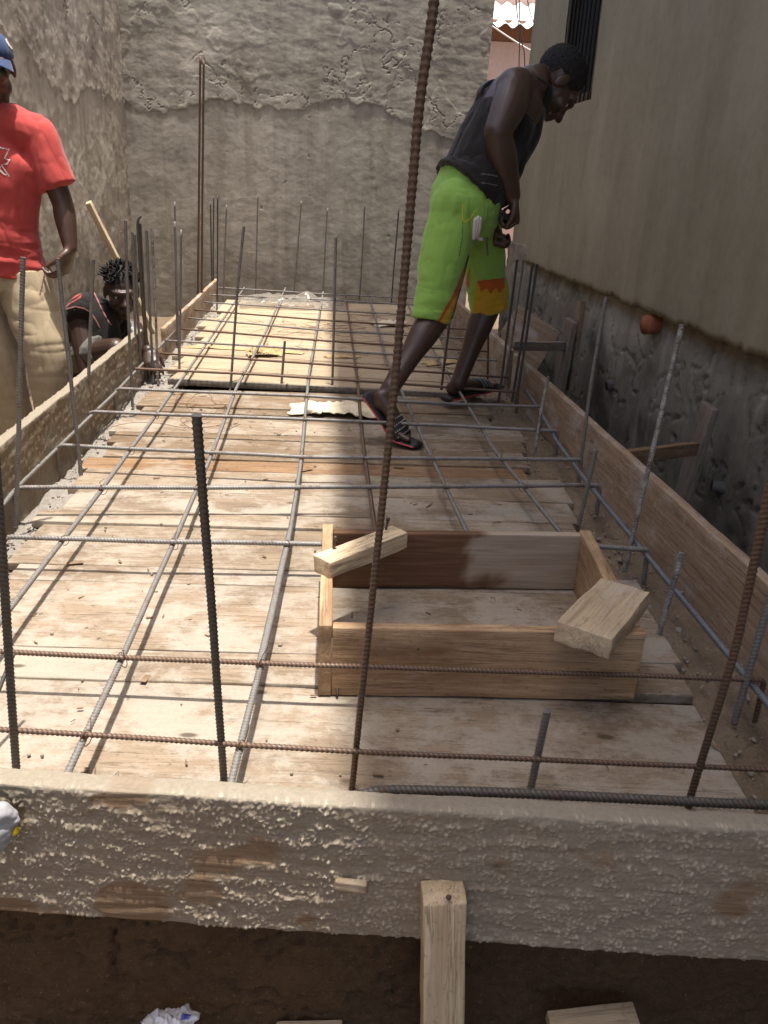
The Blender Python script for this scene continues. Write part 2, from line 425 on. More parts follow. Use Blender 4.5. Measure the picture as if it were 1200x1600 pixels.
C_GREY = cloth('grey_cotton', (.12, .112, .1)); C_PINK = cloth('dull_pink_trim', (.33, .14, .13)); C_DKRED = cloth('faded_red_panel', (.28, .06, .05))
C_PAPER = cloth('crumpled_paper', (.66, .58, .42), (.45, .36, .22)); C_OCHRE = cloth('ochre_paper', (.44, .32, .16), (.3, .2, .08))
C_RAG = cloth('grey_cloth', (.3, .3, .31)); C_LIME = cloth('yellow_rubber', (.8, .62, .02), var=.05)
def skin(name, c):
    a = Mat(name, .42, spec=.5); g = a.coord()
    k = a.mix(a.noise(g, 9, 5, .6), tuple(x*.8 for x in c), tuple(x*1.25 for x in c))
    k = a.mix(a.ramp(a.noise(g, 70, 4), [(.5, 0), (.8, .3)]), k, tuple(x*.5 for x in c))
    return a.fin(k, a.noise(g, 260, 4, .6), .001, .35)
SKIN1 = skin('dark_skin', (.062, .034, .024)); SKIN2 = skin('deep_brown_skin', (.085, .046, .032)); SKIN3 = skin('black_brown_skin', (.045, .025, .018))
def plain(name, c, rough=.6, metal=0, spec=.4):
    a = Mat(name, rough, metal, spec); g = a.coord()
    return a.fin(a.mix(a.noise(g, 30, 5), tuple(x*.82 for x in c), tuple(min(1, x*1.15) for x in c)), a.noise(g, 200, 3), .0006, .4)
HAIR = plain('black_hair', (.012, .01, .009), .8); RUBBER = plain('black_rubber', (.02, .019, .018), .6); RUBRED = plain('red_rubber', (.5, .05, .06), .6)
EYEW = plain('eye_white', (.62, .55, .48), .3); EYED = plain('dark_iris', (.01, .007, .005), .2); STUD = plain('pale_rubber_stud', (.3, .29, .27), .5)
IRON = plain('black_iron', (.015, .014, .013), .6, .3); TERRA = plain('terracotta', (.33, .11, .055), .8); PVC = plain('grey_pvc', (.11, .10, .085), .8)
TIN = plain('galvanised_sheet', (.78, .78, .77), .45, .15); BRICK = plain('brown_wood_fascia', (.25, .12, .075), .9); CABLE = plain('black_cable', (.03, .028, .026), .6)
CABLEW = plain('white_cable', (.7, .66, .6), .6); DARKV = plain('painted_dark', (.01, .01, .009), .9); FRAMEM = plain('brown_window_frame', (.07, .045, .025), .7)
NAIL = plain('nail_steel', (.09, .075, .06), .5, .6)
def plasticm(name, col, alpha):
    a = Mat(name, .25, spec=.5); g = a.coord(); a.b.inputs['Alpha'].default_value = alpha
    return a.fin(a.mix(a.noise(g, 12, 4), tuple(x*.8 for x in col), col), a.noise(g, 40, 4), .004, .6)
PLAS = plasticm('clear_plastic', (.36, .33, .28), .3); PLASW = plasticm('white_plastic', (.75, .75, .8), .92); BLUEINK = plain('blue_print', (.12, .13, .5), .5)

# ------------------------------------------------------------------ setting
XL, XR = -.945, 1.0                    # inner faces of the side boards
WL, WB, WR, PF = -1.78, 7.9, 1.56, 1.60  # left wall, back wall, right wall, plinth face
def sheet(name, O, U, V, nu, nv, hfn, mat, parent=None, thick=.15, lean=None, origin=None):
    """wall slab: a dense relief on its front (normal U x V), flat back and sides"""
    O, U, V = (np.asarray(x, float) for x in (O, U, V)); N = _n(np.cross(U, V))
    gu, gv = np.meshgrid(np.linspace(0, 1, nu), np.linspace(0, 1, nv), indexing='ij'); gu, gv = gu.ravel(), gv.ravel()
    P = O+np.outer(gu, U)+np.outer(gv, V); h, at = hfn(gu*np.linalg.norm(U), gv*np.linalg.norm(V), P); P = P+np.outer(h, N)
    if lean is not None: P = lean(P)
    idx = np.arange(nu*nv).reshape(nu, nv)
    F = np.stack([idx[:-1, :-1], idx[1:, :-1], idx[1:, 1:], idx[:-1, 1:]], -1).reshape(-1, 4).tolist()
    ring = list(idx[:, 0])+list(idx[-1, 1:])+list(idx[-2::-1, -1])+list(idx[0, -2:0:-1])
    k = len(P); B = P[ring]-N*thick; B = B-np.outer((B-O-(-N*thick)) @ N*0, N); P2 = np.vstack([P, B]); m = len(ring)
    for i in range(m): F.append((ring[i], k+i, k+(i+1) % m, ring[(i+1) % m]))
    F.append(tuple(k+i for i in range(m)))
    at = {a: np.concatenate([v, v[ring]]) for a, v in at.items()}
    return obj(name, P2, F, mat, parent, attrs=at, origin=origin)

# ground: one large sheet with finer relief near the work
def build_ground():
    xs = np.unique(np.concatenate([np.linspace(-60, -4, 15), np.linspace(-4, 4, 130), np.linspace(4, 60, 15)]))
    ys = np.unique(np.concatenate([np.linspace(-60, -2, 15), np.linspace(-2, 10, 190), np.linspace(10, 80, 15)]))
    gx, gy = np.meshgrid(xs, ys, indexing='ij'); x, y = gx.ravel(), gy.ravel()
    near = (np.abs(x) < 4.5) & (y > -3) & (y < 10.5)
    z = -.40+.12*smooth(1.5, 3.2, y)+np.where(near, .018*fbm(np.c_[x*3, y*3, 0*x], 5), 0)
    V = np.c_[x, y, z]; idx = np.arange(len(x)).reshape(gx.shape)
    F = np.stack([idx[:-1, :-1], idx[1:, :-1], idx[1:, 1:], idx[:-1, 1:]], -1).reshape(-1, 4)
    tag(obj('ground', V, F, E_GROUND, origin=(0, 0, 0)), kind='structure')
build_ground()
def bank_h(u, v, P):
    n = fbm(P*9, 5); c = np.abs(fbm(P*np.array([6, 6, 14])+5, 3)); crack = smooth(.05, .0, c)*smooth(.1, .5, fbm(P*2.3+9, 2)+.3)
    return .007*n+.005*fbm(P*50, 4, .6)-.016*crack, {}
tag(sheet('earth_bank', (-1.6, 1.04, -.46), (2.9, -.2, 0), (0, .02, .42), 420, 70, bank_h, E_BANK, thick=.5), kind='structure')
S_, F_, _p = rbox(2.2, 5.6, .3, .01, .1, .1, .1); tag(obj('beam_earth_fill', S_+np.array([.03, 4.35, -.2]), F_, E_BANK), kind='structure')

def chan(name, x0, x1, y0, y1, mat, seed):
    def h(u, v, P): return .012*fbm(P*12+seed, 4)+.006*fbm(P*45+seed, 3)+.02*fbm(P*2.5+seed, 2), {}
    return tag(sheet(name, (x0, y0, -.028), (x1-x0, 0, 0), (0, y1-y0, 0), 28, 560, h, mat, thick=.05), kind='structure')
chan('dust_channel', -.95, -.72, 1.0, 7.15, E_GREY, 3); chan('dirt_channel', .7, 1.0, .95, 7.15, E_DIRT, 8)

# walls ------------------------------------------------------------
def crackline(P2, seed, scale, width):
    f = fbm(np.c_[P2*scale, 0*P2[:, 0]+seed], 5, .55); return smooth(width, 0, np.abs(f))
def back_h(u, v, P):
    X, Z = P[:, 0], P[:, 2]; Q = np.c_[X, Z]
    # old rough coat ends in a wavy lip; below it a smoother coat
    lip = 1.62+.05*np.sin(X*2.1+.5)+.16*fbm(np.c_[X*1.6, 0*X, 0*X+2], 4)-.22*smooth(.1, 1.3, X)+.03*fbm(np.c_[X*9, Z*9, 0*X+4], 5, .65)
    up = smooth(-.006, .006, Z-lip); edge = np.exp(-((Z-lip)/.035)**2)*(fbm(np.c_[X*5, Z*5, 0*X], 2) > -.25)
    patch = smooth(.18, .22, fbm(np.c_[Q*1.7, 0*X+8], 4))*up
    cr = crackline(Q+.05*np.c_[fbm(P*5, 3), fbm(P*5+9, 3)], 5.1, 1.15, .010)*up*smooth(-.1, .2, fbm(np.c_[Q*1.3, 0*X+30], 2))
    cr2 = crackline(Q+.04*np.c_[fbm(P*6, 3), fbm(P*6+9, 3)], 9.7, 2.3, .012)*up*smooth(.0, .3, fbm(np.c_[Q*.9, 0*X+12], 2))
    fl = np.abs(fbm(np.c_[X*2.6+Z*.8, Z*3.4, 0*X+14], 6, .6)); fl = smooth(.0, .25, fl)
    trowel = fbm(np.c_[X*3+Z*2, Z*9, 0*X], 4)
    h = .0035*up+.0012*edge*smooth(0, .4, fbm(P*3+2, 3))+.0025*patch+.0022*trowel*(.2+up)+.0011*fl*up*smooth(-.2, .4, fbm(P*1.7+4, 3))-.010*np.maximum(cr, cr2)+.0012*fbm(P*14, 4)+.003*fbm(P*3, 3)
    pit = (fbm(P*16+50, 2) > .98)*(1-up); h -= .005*pit
    low = smooth(.5, -.1, Z+.15*fbm(np.c_[X*3, Z*2, 0*X], 3))
    dirt = np.clip(1.1*np.maximum(cr, cr2)+.35*edge*(Z < lip)+.5*low+.5*pit+.4*smooth(.2, .6, fbm(np.c_[X*5, Z*2.2, 0*X+3], 4))*np.exp(-((Z-lip-.1)/.25)**2), 0, 1)
    lite = np.clip(.45*smooth(.05, .5, fbm(np.c_[Q*1.4, 0*X+21], 4))*up, 0, .6)
    return h, {'dirt': dirt, 'lite': lite}
def shear(P, k=.03, y0=0): Q = P.copy(); Q[:, 0] += k*(.05-P[:, 2]); return Q
bw = sheet('boundary_wall', (-2.1, WB, -.5), (3.52, 0, 0), (0, 0, 3.7), 520, 540, back_h, P_BACK, thick=.16, lean=lambda P: shear(P, -.022), origin=(0, WB, -.3))
tag(bw, 'grey cement rendered end wall with a cracked rough upper coat behind the deck', 'wall')
def left_h(u, v, P):
    Y, Z = P[:, 1], P[:, 2]; Q = np.c_[Y, Z]
    lip = 1.55+.3*fbm(np.c_[Y*.9, 0*Y, 0*Y+2], 4)+.05*fbm(np.c_[Y*7, Z*7, 0*Y+4], 5, .65)
    up = smooth(-.008, .008, Z-lip); edge = np.exp(-((Z-lip)/.03)**2)
    cr = crackline(Q+.06*np.c_[fbm(P*4, 4), fbm(P*4+9, 4)], 3.3, 1.5, .02)*up*smooth(-.15, .15, fbm(np.c_[Q*1.1, 0*Y+30], 2)); fl = smooth(0, .25, np.abs(fbm(np.c_[Y*2.2+Z*1.1, Z*2.2, 0*Y+5], 6, .6))); st = fbm(np.c_[Y*7, Z*1.2, 0*Y], 4)
    h = .0025*up+.002*edge-.009*cr+.0014*fl*up+.002*st*(.4+up)+.0022*fbm(P*12, 4)+.004*fbm(P*3, 3)
    dirt = np.clip(.8*cr+.3*edge*(Z < lip)+.55*smooth(.9, -.1, Z+.3*fbm(np.c_[Y*2.5, Z, 0*Y], 3))+.4*smooth(.25, .7, fbm(np.c_[Y*5, Z*1.3, 0*Y+7], 4)), 0, 1)
    return h, {'dirt': dirt, 'lite': .4*smooth(.1, .6, fbm(np.c_[Q*1.5, 0*Y+21], 4))}
lw = sheet('boundary_wall', (WL, WB+.05-9.9, -.5), (0, 9.9, 0), (0, 0, 3.7), 900, 400, left_h, P_LEFT, thick=.16, lean=lambda P: shear(P, -.022), origin=(WL, 3, -.3))
tag(lw, 'tan streaked cement side wall behind the man in the red shirt', 'wall')

EAVE = True
# house on the right ------------------------------------------------
house = thing('house', 'house with olive cream painted wall, barred window and damp bare plinth', 'house', (WR, 3, -.3))
YC = 6.75                                # far corner
win = (float(PX(942, 0, WR)[1]), float(PX(889, 0, WR)[1]), float(PX(906, 160, WR)[2]), 2.7)            # y0, y1, z0, z1
def ragged(y): return .475+.02*fbm(np.c_[y*5, 0*y, 0*y], 5, .65)+.015*fbm(np.c_[y*25, 0*y, 0*y], 2)
def right_wall():
    # quads of the painted skin, window opening left free, ragged lower edge
    ys = np.unique(np.concatenate([np.linspace(-3, .5, 40), np.linspace(.5, YC, 320), [win[0], win[1]]])); zs = np.unique(np.concatenate([np.linspace(.475, 4.7, 150), [win[2], win[3]]]))
    gy, gz = np.meshgrid(ys, zs, indexing='ij'); y, z = gy.ravel(), gz.ravel(); rg = ragged(y)
    z = np.where(z < .62, rg+(z-.475)/.145*(.62-rg), z)
    P = np.c_[0*y+WR, y, z]; h = .005*fbm(P*1.6, 3)+.0016*fbm(P*9, 4)
    cr = crackline(np.c_[y*1.0+.35*z, z*.25], 2.2, .8, .012)*(np.abs(y-2.6-.25*(z-1)) < .22)
    P[:, 0] += -h+.003*cr; n = len(P); idx = np.arange(n).reshape(gy.shape)
    Q = P.copy(); Q[:, 0] = WR+.1; F = []
    for i in range(len(ys)-1):
        for j in range(len(zs)-1):
            if ys[i] >= win[0]-1e-6 and ys[i+1] <= win[1]+1e-6 and zs[j] >= win[2]-1e-6 and zs[j+1] <= win[3]+1e-6: continue
            F.append((idx[i, j], idx[i, j+1], idx[i+1, j+1], idx[i+1, j]))
    def skirt(a, b): F.append((a, b, b+n, a+n))
    for i in range(len(ys)-1): skirt(idx[i, 0], idx[i+1, 0]); skirt(idx[i, -1], idx[i+1, -1])
    for j in range(len(zs)-1): skirt(idx[0, j], idx[0, j+1]); skirt(idx[-1, j], idx[-1, j+1])
    i0, i1 = np.searchsorted(ys, win[0]), np.searchsorted(ys, win[1]); j0, j1 = np.searchsorted(zs, win[2]), np.searchsorted(zs, win[3])
    for i in range(i0, i1): skirt(idx[i, j0], idx[i+1, j0]); skirt(idx[i, j1], idx[i+1, j1])
    for j in range(j0, j1): skirt(idx[i0, j], idx[i0, j+1]); skirt(idx[i1, j], idx[i1, j+1])
    dirt = np.clip(.35*smooth(.25, .6, fbm(np.c_[y*3.5, z*.6, 0*y], 5))+.5*smooth(.06, 0, z-rg)+.6*cr, 0, 1)
    lite = .25*smooth(.1, .6, fbm(np.c_[y*3, z*.8, 0*y+5], 4))
    return obj('wall', np.vstack([P, Q]), F, P_RIGHT, house, attrs={'dirt': np.r_[dirt, dirt], 'lite': np.r_[lite, lite]})
right_wall()
S_, F_, _p = rbox(3.0, YC+3-.01, 4.2, .005, 1, 1, 1)
def hbox(name, x0, x1, y0, y1, z0, z1, mat, parent, r=.004, d=.2):
    S, F, _ = rbox(x1-x0, y1-y0, z1-z0, r, d, d, d); z = np.zeros(len(S))
    return obj(name, S+np.array([(x0+x1)/2, (y0+y1)/2, (z0+z1)/2]), F, mat, parent, attrs={'dirt': z, 'lite': z})
# masonry core around the window so the opening is a real recess
hbox('wall', WR+.101, WR+.3, -3, win[0]-.002, .5, 4.7, P_RIGHT, house); hbox('wall', WR+.101, WR+.3, win[1]+.002, YC, .5, 4.7, P_RIGHT, house)
hbox('wall', WR+.101, WR+.3, win[0], win[1], .5, win[2]-.004, P_RIGHT, house); hbox('wall', WR+.101, WR+.3, win[0], win[1], win[3]+.002, 4.7, P_RIGHT, house)
hbox('wall', WR+.302, WR+3.5, YC-.15, YC, -.4, 4.7, P_RIGHT, house)
wi = hbox('window', WR+.06, WR+.08, win[0], win[1], win[2], win[3], DARKV, house)  # near-black panel, the unlit room's darkness painted in place of depth
fr = [rbox(.05, .05, win[3]-win[2], .004, 1, 1, 1) for _ in range(2)]+[rbox(.05, win[1]-win[0], .05, .004, 1, 1, 1) for _ in range(2)]
cs = [(win[0]+.025, (win[2]+win[3])/2), (win[1]-.025, (win[2]+win[3])/2), ((win[0]+win[1])/2, win[2]+.025), ((win[0]+win[1])/2, win[3]-.025)]
V_, F2 = merge([(f[0]+np.array([WR+.032, c[0], c[1]]), f[1].tolist()) for f, c in zip(fr, cs)]); obj('frame', V_, F2, FRAMEM, wi)
for k in range(8):
    y = win[0]+.07+k*(win[1]-win[0]-.14)/7
    V_, F2 = tube([(WR+.004, y, win[2]+.004), (WR+.004, y, win[3]-.01)], .007, n=8, smooth_path=False); obj('bar', V_, F2, IRON, wi)
def plinth_h(u, v, P):
    Y, Z = P[:, 1], P[:, 2]; Q = np.c_[Y, Z]
    top = smooth(.28, .44, Z+.1*fbm(np.c_[Y*4, Z*4, 0*Y], 3))
    h = .006*fbm(P*2.5, 4)+.005*fbm(P*24, 5, .65)*(.25+top)-.02*top-.015*smooth(.04, 0, np.abs(fbm(np.c_[Q*2.5, 0*Y+3], 4)))
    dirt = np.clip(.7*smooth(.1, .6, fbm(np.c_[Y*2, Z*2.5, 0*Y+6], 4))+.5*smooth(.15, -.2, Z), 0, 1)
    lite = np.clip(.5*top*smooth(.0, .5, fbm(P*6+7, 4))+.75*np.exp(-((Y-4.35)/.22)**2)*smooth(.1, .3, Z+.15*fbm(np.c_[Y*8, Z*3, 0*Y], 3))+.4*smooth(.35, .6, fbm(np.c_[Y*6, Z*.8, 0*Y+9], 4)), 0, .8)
    h = h+.09*smooth(5.9, 6.5, Y)
    return h, {'dirt': dirt, 'lite': lite}
sheet('plinth', (PF, YC, -.5), (0, -(YC+3), 0), (0, 0, 1.1), 720, 90, plinth_h, P_PLINTH, house, thick=.3)
# overhanging sheet roof that shades the right half of the deck
def roof(name, x0, x1, z0, z1, y0, y1, mat, parent, per=.076, amp=.009):
    ys = np.arange(y0, y1, per/8); V = []
    for t in (0, -.004):
        for y in ys:
            a = amp*math.sin(2*math.pi*y/per); V += [(x0, y, z0+a+t), (x1, y, z1+a+t)]
    n = len(ys); F = []
    for i in range(n-1):
        F.append((2*i, 2*i+1, 2*i+3, 2*i+2)); b = 2*n; F.append((b+2*i, b+2*i+2, b+2*i+3, b+2*i+1))
        F.append((2*i, 2*i+2, b+2*i+2, b+2*i)); F.append((2*i+1, b+2*i+1, b+2*i+3, 2*i+3))
    return obj(name, np.array(V), F, mat, parent)
roof('roof', .29, 5.2, 4.6, 5.8, -2.4, 7.3, TIN, house)

# pink house beyond the gap -----------------------------------------
pk = thing('house', 'pink house with white corrugated tin roof in the gap behind the bending man', 'house', (3, 12.5, -.3))
pz = float(PY(800, 66, 12.5)[2]); pz2 = float(PY(800, 42, 12.3)[2]); pz3 = float(PY(800, 6, 14.2)[2])
hbox('wall', .6, 6, 12.5, 12.7, -.4, pz, P_PINK, pk); hbox('fascia', .6, 6, 12.53, 12.66, pz, pz2+.12, BRICK, pk)
def proof():
    per, amp = .2, .028; xs = np.arange(.4, 6.2, per/8); V = []
    for t in (0, -.006):
        for x in xs: a = amp*math.sin(2*math.pi*x/per); V += [(x, 12.2, pz2+a+t), (x, 14.2, pz3+a+t)]
    n = len(xs); F = []; b = 2*n
    for i in range(n-1): F += [(2*i, 2*i+2, 2*i+3, 2*i+1), (b+2*i, b+2*i+1, b+2*i+3, b+2*i+2), (2*i, b+2*i, b+2*i+2, 2*i+2), (2*i+1, 2*i+3, b+2*i+3, b+2*i+1)]
    obj('roof', np.array(V), F, TIN, pk)
proof()
hbox('gable', .6, 6, 14.25, 14.4, pz3-.5, pz3+1.6, P_PINK, pk)
def cable(px, Y, r, mat, label):
    V, F = tube([PY(x, y, Y) for x, y in px], r, n=6); tag(obj('cable', V, F, mat), label, 'cable', 'cables hanging in the gap between the walls')
cable([(805, -40), (807, 10), (811, 45), (812, 75), (811, 105), (810, 300)], 9.5, .006, CABLE, 'left dark hanging cable in the gap beside the end wall')
cable([(811, -40), (812, 30), (816, 70), (820, 103), (822, 300)], 9.6, .006, CABLE, 'middle dark hanging cable in the gap, bending right lower down')
cable([(820, -30), (826, 10), (835, 40), (840, 60)], 9.7, .005, CABLE, 'right dark cable slanting down to the corner of the cream house')
cable([(765, 38), (790, 55), (812, 69), (845, 88)], 11.5, .01, CABLEW, 'pale cable slanting across the pink house wall')

# ------------------------------------------------------------------ deck
deck = thing('plank_deck', 'wide deck of cement stained planks under the steel grid', 'deck', (0, 3, 0))
JY = [1068, 1017, 912, 886, 822, 802, 769, 734, 717, 694, 676, 655, 636, 620]
def joint(y, slope=.03): return PZ(150, y-150*slope+300*0, 0), PZ(450, y+150*slope*0+0, 0)
def jline(y):
    a, b = PZ(300, y, 0), PZ(700, y+11, 0); k = (b[1]-a[1])/(b[0]-a[0]); return a[1]-k*a[0], k
_fa, _fb = PZ(0, 1225, .21), PZ(1200, 1298, .21); _k = (_fb[1]-_fa[1])/(_fb[0]-_fa[0]); edges = [(_fa[1]-_k*_fa[0]+.040, _k)]+[jline(y) for y in JY]
edges[-1] = (PZ(480, 618, 0)[1]+.05, edges[-1][1])
mats = [W_CEM, W_CEM, W_CEM, W_CEM, W_PALE, W_PALE, W_CEM, W_PALE, W_RUST, W_BROWN, W_BROWN, W_PALE, W_BROWN, W_BROWN]
for i in range(len(edges)-1):
    (a0, k0), (a1, k1) = edges[i], edges[i+1]; k = (k0+k1)/2
    x0 = -.86-.03*((i*7) % 3-1)+(.0 if i else -.05); x1 = .83+.035*((i*5) % 4-1.5); L = x1-x0; wdt = (a1-a0)-.007; xm = (x0+x1)/2
    plank('plank', (xm, (a0+a1)/2+k*xm, -.0125+.0018*((i*3) % 4-1.5)), (1, k, 0), (-k, 1, 0), L, wdt, .025, mats[i], deck, du=.03, dv=.02, rough=.0015, wob=.004)
# second layer of long pale planks at the far end, their sawn edge facing the camera
far = thing('plank_deck', 'raised far layer of clean pale planks with a sawn front edge', 'deck', (0, 5, .02))
a = PZ(262, 590, .028); b = PZ(690, 612, .028); k = (b[1]-a[1])/(b[0]-a[0]); y0 = a[1]-k*a[0]; yend = 6.95
fe = [y0, y0+.2, y0+.55, y0+.85, y0+1.2, y0+1.6, y0+1.95, y0+2.35, yend]
for i in range(len(fe)-1):
    c = (fe[i]+fe[i+1])/2; kk = k*(1-i/8)+.0; x0 = -.78-.04*(i % 3); x1 = .80-.03*(i % 2)
    plank('plank', ((x0+x1)/2, c+kk*(x0+x1)/2, .0145+.002*(i % 3)), (1, kk, 0), (-kk, 1, 0), x1-x0, fe[i+1]-fe[i]-.006, .028, W_FAR, far, du=.05, dv=.04, wob=.005)
plank('sawn_edge', ((-.8+.78)/2, y0-.0125, .0125), (1, k, 0), (-k, 1, 0), 1.58, .02, .033, W_SAWN, far, du=.012, dv=.01,
      disp=lambda S, N: .003*np.sin((S[:, 0]+S[:, 2]*1.2)*2*math.pi/.03)*(N[:, 1] < -.5), wob=.001)

# front board crusted with cement ------------------------------------
fa, fb = PZ(0, 1225, .21), PZ(1200, 1298, .21); ft = (fb-fa)/np.linalg.norm(fb-fa)
zb = [PY(0, 1430, fa[1])[2], PY(600, 1460, (fa[1]+fb[1])/2)[2], PY(1200, 1502, fb[1])[2]]
FBH = .21-np.mean(zb); fmid = (fa+fb)/2
fn = np.array([ft[1], -ft[0], 0])         # towards the camera
Lf = 1.9
def crust(S):
    X = S[:, 0]; f = fbm(np.c_[X*7, S[:, 1]*9, 0*X+1], 4); f2 = fbm(np.c_[X*2, S[:, 1]*4, 0*X+11], 3)
    m = smooth(-.5, -.2, f+.5*f2+.12-.9*smooth(-.04, -.12, S[:, 1]+.03*f)*smooth(-.1, -.5, X)); m = m*(.8+.2*smooth(-.2, .3, f2))
    g = fbm(np.c_[X*185, S[:, 1]*185, 0*X], 2); g2 = fbm(np.c_[X*34+S[:, 1]*14, S[:, 1]*46, 0*X+4], 5, .6)
    return m, g, g2
def fdisp(S, N):
    m, g, g2 = crust(S); bare = np.clip(1-m, 0, 1)
    left = .4+.6*smooth(.35, -.25, S[:, 0])
    front = (N[:, 2] > .5)
    return np.where(front, m*(.0024*np.maximum(g2, -.3)+.0052*np.maximum(g-.02, 0)*left*smooth(-.15, .4, g2+.15*left)+.0007*g)+.0015*fbm(np.c_[S[:, 0]*4, S[:, 1]*50, 0*S[:, 0]], 2)*bare, .0012*g2)
def fcem(S):
    m, g, g2 = crust(S); t = smooth(.1, .13, S[:, 1]*0+S[:, 1]+.02*g2)
    return {'grain': .7*smooth(.008, .012, S[:, 2])*m*smooth(.06, .45, g)*smooth(-.3, .3, g2), 'cem_pale': np.clip(m*.75+.35*smooth(0, .45, g)*m+.6*smooth(FBH/2-.012, FBH/2-.002, S[:, 1]), 0, 1)}  # cement colour also turns paler along the top edge
fbt = .034
plank('form_board', fmid-fn*fbt/2+np.array([0, 0, -FBH/2]), ft, (0, 0, 1), Lf, FBH, fbt, W_FRONT, du=.0023, dv=.0023, dw=.008, r=.005, disp=fdisp, wob=.004, extra=fcem, rough=.002)
tag(bpy.data.objects['form_board'], 'wide foreground form board crusted with rough grey cement', 'board')
knot = plank('splinter', PY(548, 1388, fmid[1]-.012)+np.array([0, .006, 0]), (1, -.1, -.12), (0, 0, 1), .045, .014, .012, W_BROWN, bpy.data.objects['form_board'], du=.006, dv=.004, rough=.004)

# side boards ----------------------------------------------------------
def side(name, X, y0, y1, z0, z1, t, label, mat, cem_pale=False):
    o = plank(name, (X, (y0+y1)/2, (z0+z1)/2), (0, 1, 0), (0, 0, 1), y1-y0, z1-z0, t, mat, du=.008 if cem_pale else .03, dv=.008 if cem_pale else .02, rough=.002, wob=.006,
              disp=(lambda S, N: .005*np.maximum(0, fbm(S*60, 3)) if cem_pale else 0*S[:, 0]), extra=(lambda S: {'cem_pale': np.clip(smooth(-.3, .3, fbm(S*8, 3))*.6+.3+.6*smooth(.135, .143, S[:, 1]), 0, .95)}) if cem_pale else None)  # top edge lightened as well, putting the sunlit brightness into the cement colour
    return tag(o, label, 'board')
side('form_board', XL-.018, .95, PX(224, 516, XL)[1], -.05, .24, .036, 'cement splashed form board along the left edge with a sunlit top', W_FRONT, True)
side('form_board', XL+.0, 4.80, 7.35, -.06, .155, .028, 'lower form board continuing the left edge beyond the crouching man', W_SIDE)
side('form_board', XR+.015, .85, 4.05, -.06, .2, .03, 'long brown form board along the right edge nearest the camera', W_SIDE)
side('form_board', XR+.0, 4.08, 7.0, -.06, .21, .028, 'far form board on the right edge beside the bending man', W_SIDE)

# stake and loose timber in front --------------------------------------
Ys = fmid[1]-.03
a, b = PY(692, 1392, Ys), PY(690, 1600, Ys); d = _n(a-b)
stk = plank('stake', a-d*.35, d, (1, 0, 0), .7, .062, .045, W_BLOCK, du=.02, dv=.01, rough=.002)
tag(stk, 'pale timber stake standing against the front form board', 'stake')
nl = tube([PY(701, 1402, Ys-.02), PY(701, 1402, Ys-.026)], .004, n=8, m=1); obj('nail', nl[0], nl[1], NAIL, stk)
c = PY(922, 1574, .87); tag(plank('timber_offcut', c-np.array([0, .036, .012]), (1, .02, .05), (0, 1, .12), .15, .075, .028, W_BLOCK, du=.02), 'pale timber offcut on the dark earth right of the stake', 'offcut')
c = PY(483, 1593, .93); tag(plank('timber_offcut', c-np.array([0, .04, .014]), (1, -.02, 0), (0, 1, .05), .115, .08, .028, W_BLOCK, du=.02), 'timber offcut at the bottom edge left of the stake', 'offcut')

# ------------------------------------------------------------------ open wooden box
bz = float(PY(515, 980, PZ(495, 1087)[1])[2])
A0, A1 = PZ(497, 1088), PZ(990, 1095); B0, B1 = PZ(517, 921), PZ(888, 921)
B0 = PZ(519, 919); B1 = PZ(898, 922)
box = thing('wooden_box', 'open bottomless wooden box frame standing on the planks', 'box', tuple((A0+A1)/2))
bt = .026
def bboard(p, q, z0, z1, inward, mat, extra=None, t=bt):
    p, q = np.array(p), np.array(q); u = _n(q-p); n = np.array([-u[1], u[0], 0]); n = n if np.dot(n, inward) > 0 else -n
    return plank('board', (p+q)/2+n*t/2+np.array([0, 0, (z0+z1)/2]), u, (0, 0, 1), np.linalg.norm(q-p), z1-z0, t, mat, box, du=.015, dv=.012, rough=.0015, wob=.002, extra=extra, r=.0025)
iy = np.array([0, 1, 0.])
fbd = bboard(A0+np.array([.028, 0, 0]), A1, .002, bz, iy, W_BOX)
def drymask(S):
    return {'dry': smooth(-.03, .03, S[:, 0]-.06+.1*fbm(np.c_[S[:, 0]*9, S[:, 1]*9, 0*S[:, 0]], 4)+.25*np.minimum(0, S[:, 1]+.03))}
bboard(B0, B1, .002, bz-.005, iy, W_WET, drymask)
bboard(A0+np.array([.0, 0, 0]), B0+np.array([-.027, .03, 0]), .002, bz+.006, np.array([1., 0, 0]), W_BOX, t=.027)
bboard(A1+np.array([-.002, .03, 0]), B1+np.array([.028, .02, 0]), .002, bz+.003, np.array([-1., 0, 0]), W_BOX, t=.03)
for x, y in ((527, 1078), (953, 1076), (653, 1008)):
    p = PY(x, y, A0[1]-.001); V_, F2 = tube([p+np.array([0, .005, .006]), p+np.array([0, -.006, -.006])], .003, n=8, m=1); obj('nail', V_, F2, NAIL, box)
def block(pa, pb, za, zb, wd, t, label, name='timber_block', roll=(0, 0, 1), nails=()):
    a = PZ(*pa, za); b = PZ(*pb, zb); d = _n(b-a); s = np.cross(d, roll); s = _n(s)
    o = plank(name, (a+b)/2-np.array([0, 0, t/2]), b-a, s, np.linalg.norm(b-a), wd, t, W_BLOCK, du=.01, dv=.01, dw=.008, rough=.003, r=.003)
    tag(o, label, 'offcut')
    for x, y, z in nails:
        p = PZ(x, y, z); V, F = merge([tube([p, p+np.array([.004, .002, .026])], .0028, n=8, m=1), tube([p+np.array([.004, .002, .026]), p+np.array([.004, .002, .028])], .0055, n=8, m=1)])
        obj('nail', V, F, NAIL, o)
block((503, 873), (625, 826), bz+.046, bz+.046, .055, .042, 'pale timber offcut with two nails laid over the back left corner of the box', nails=((521, 858, bz+.046), (603, 828, bz+.046)))
block((912, 985), (977, 913), bz+.05, bz+.038, .112, .045, 'broad pale timber offcut laid over the right side of the box')

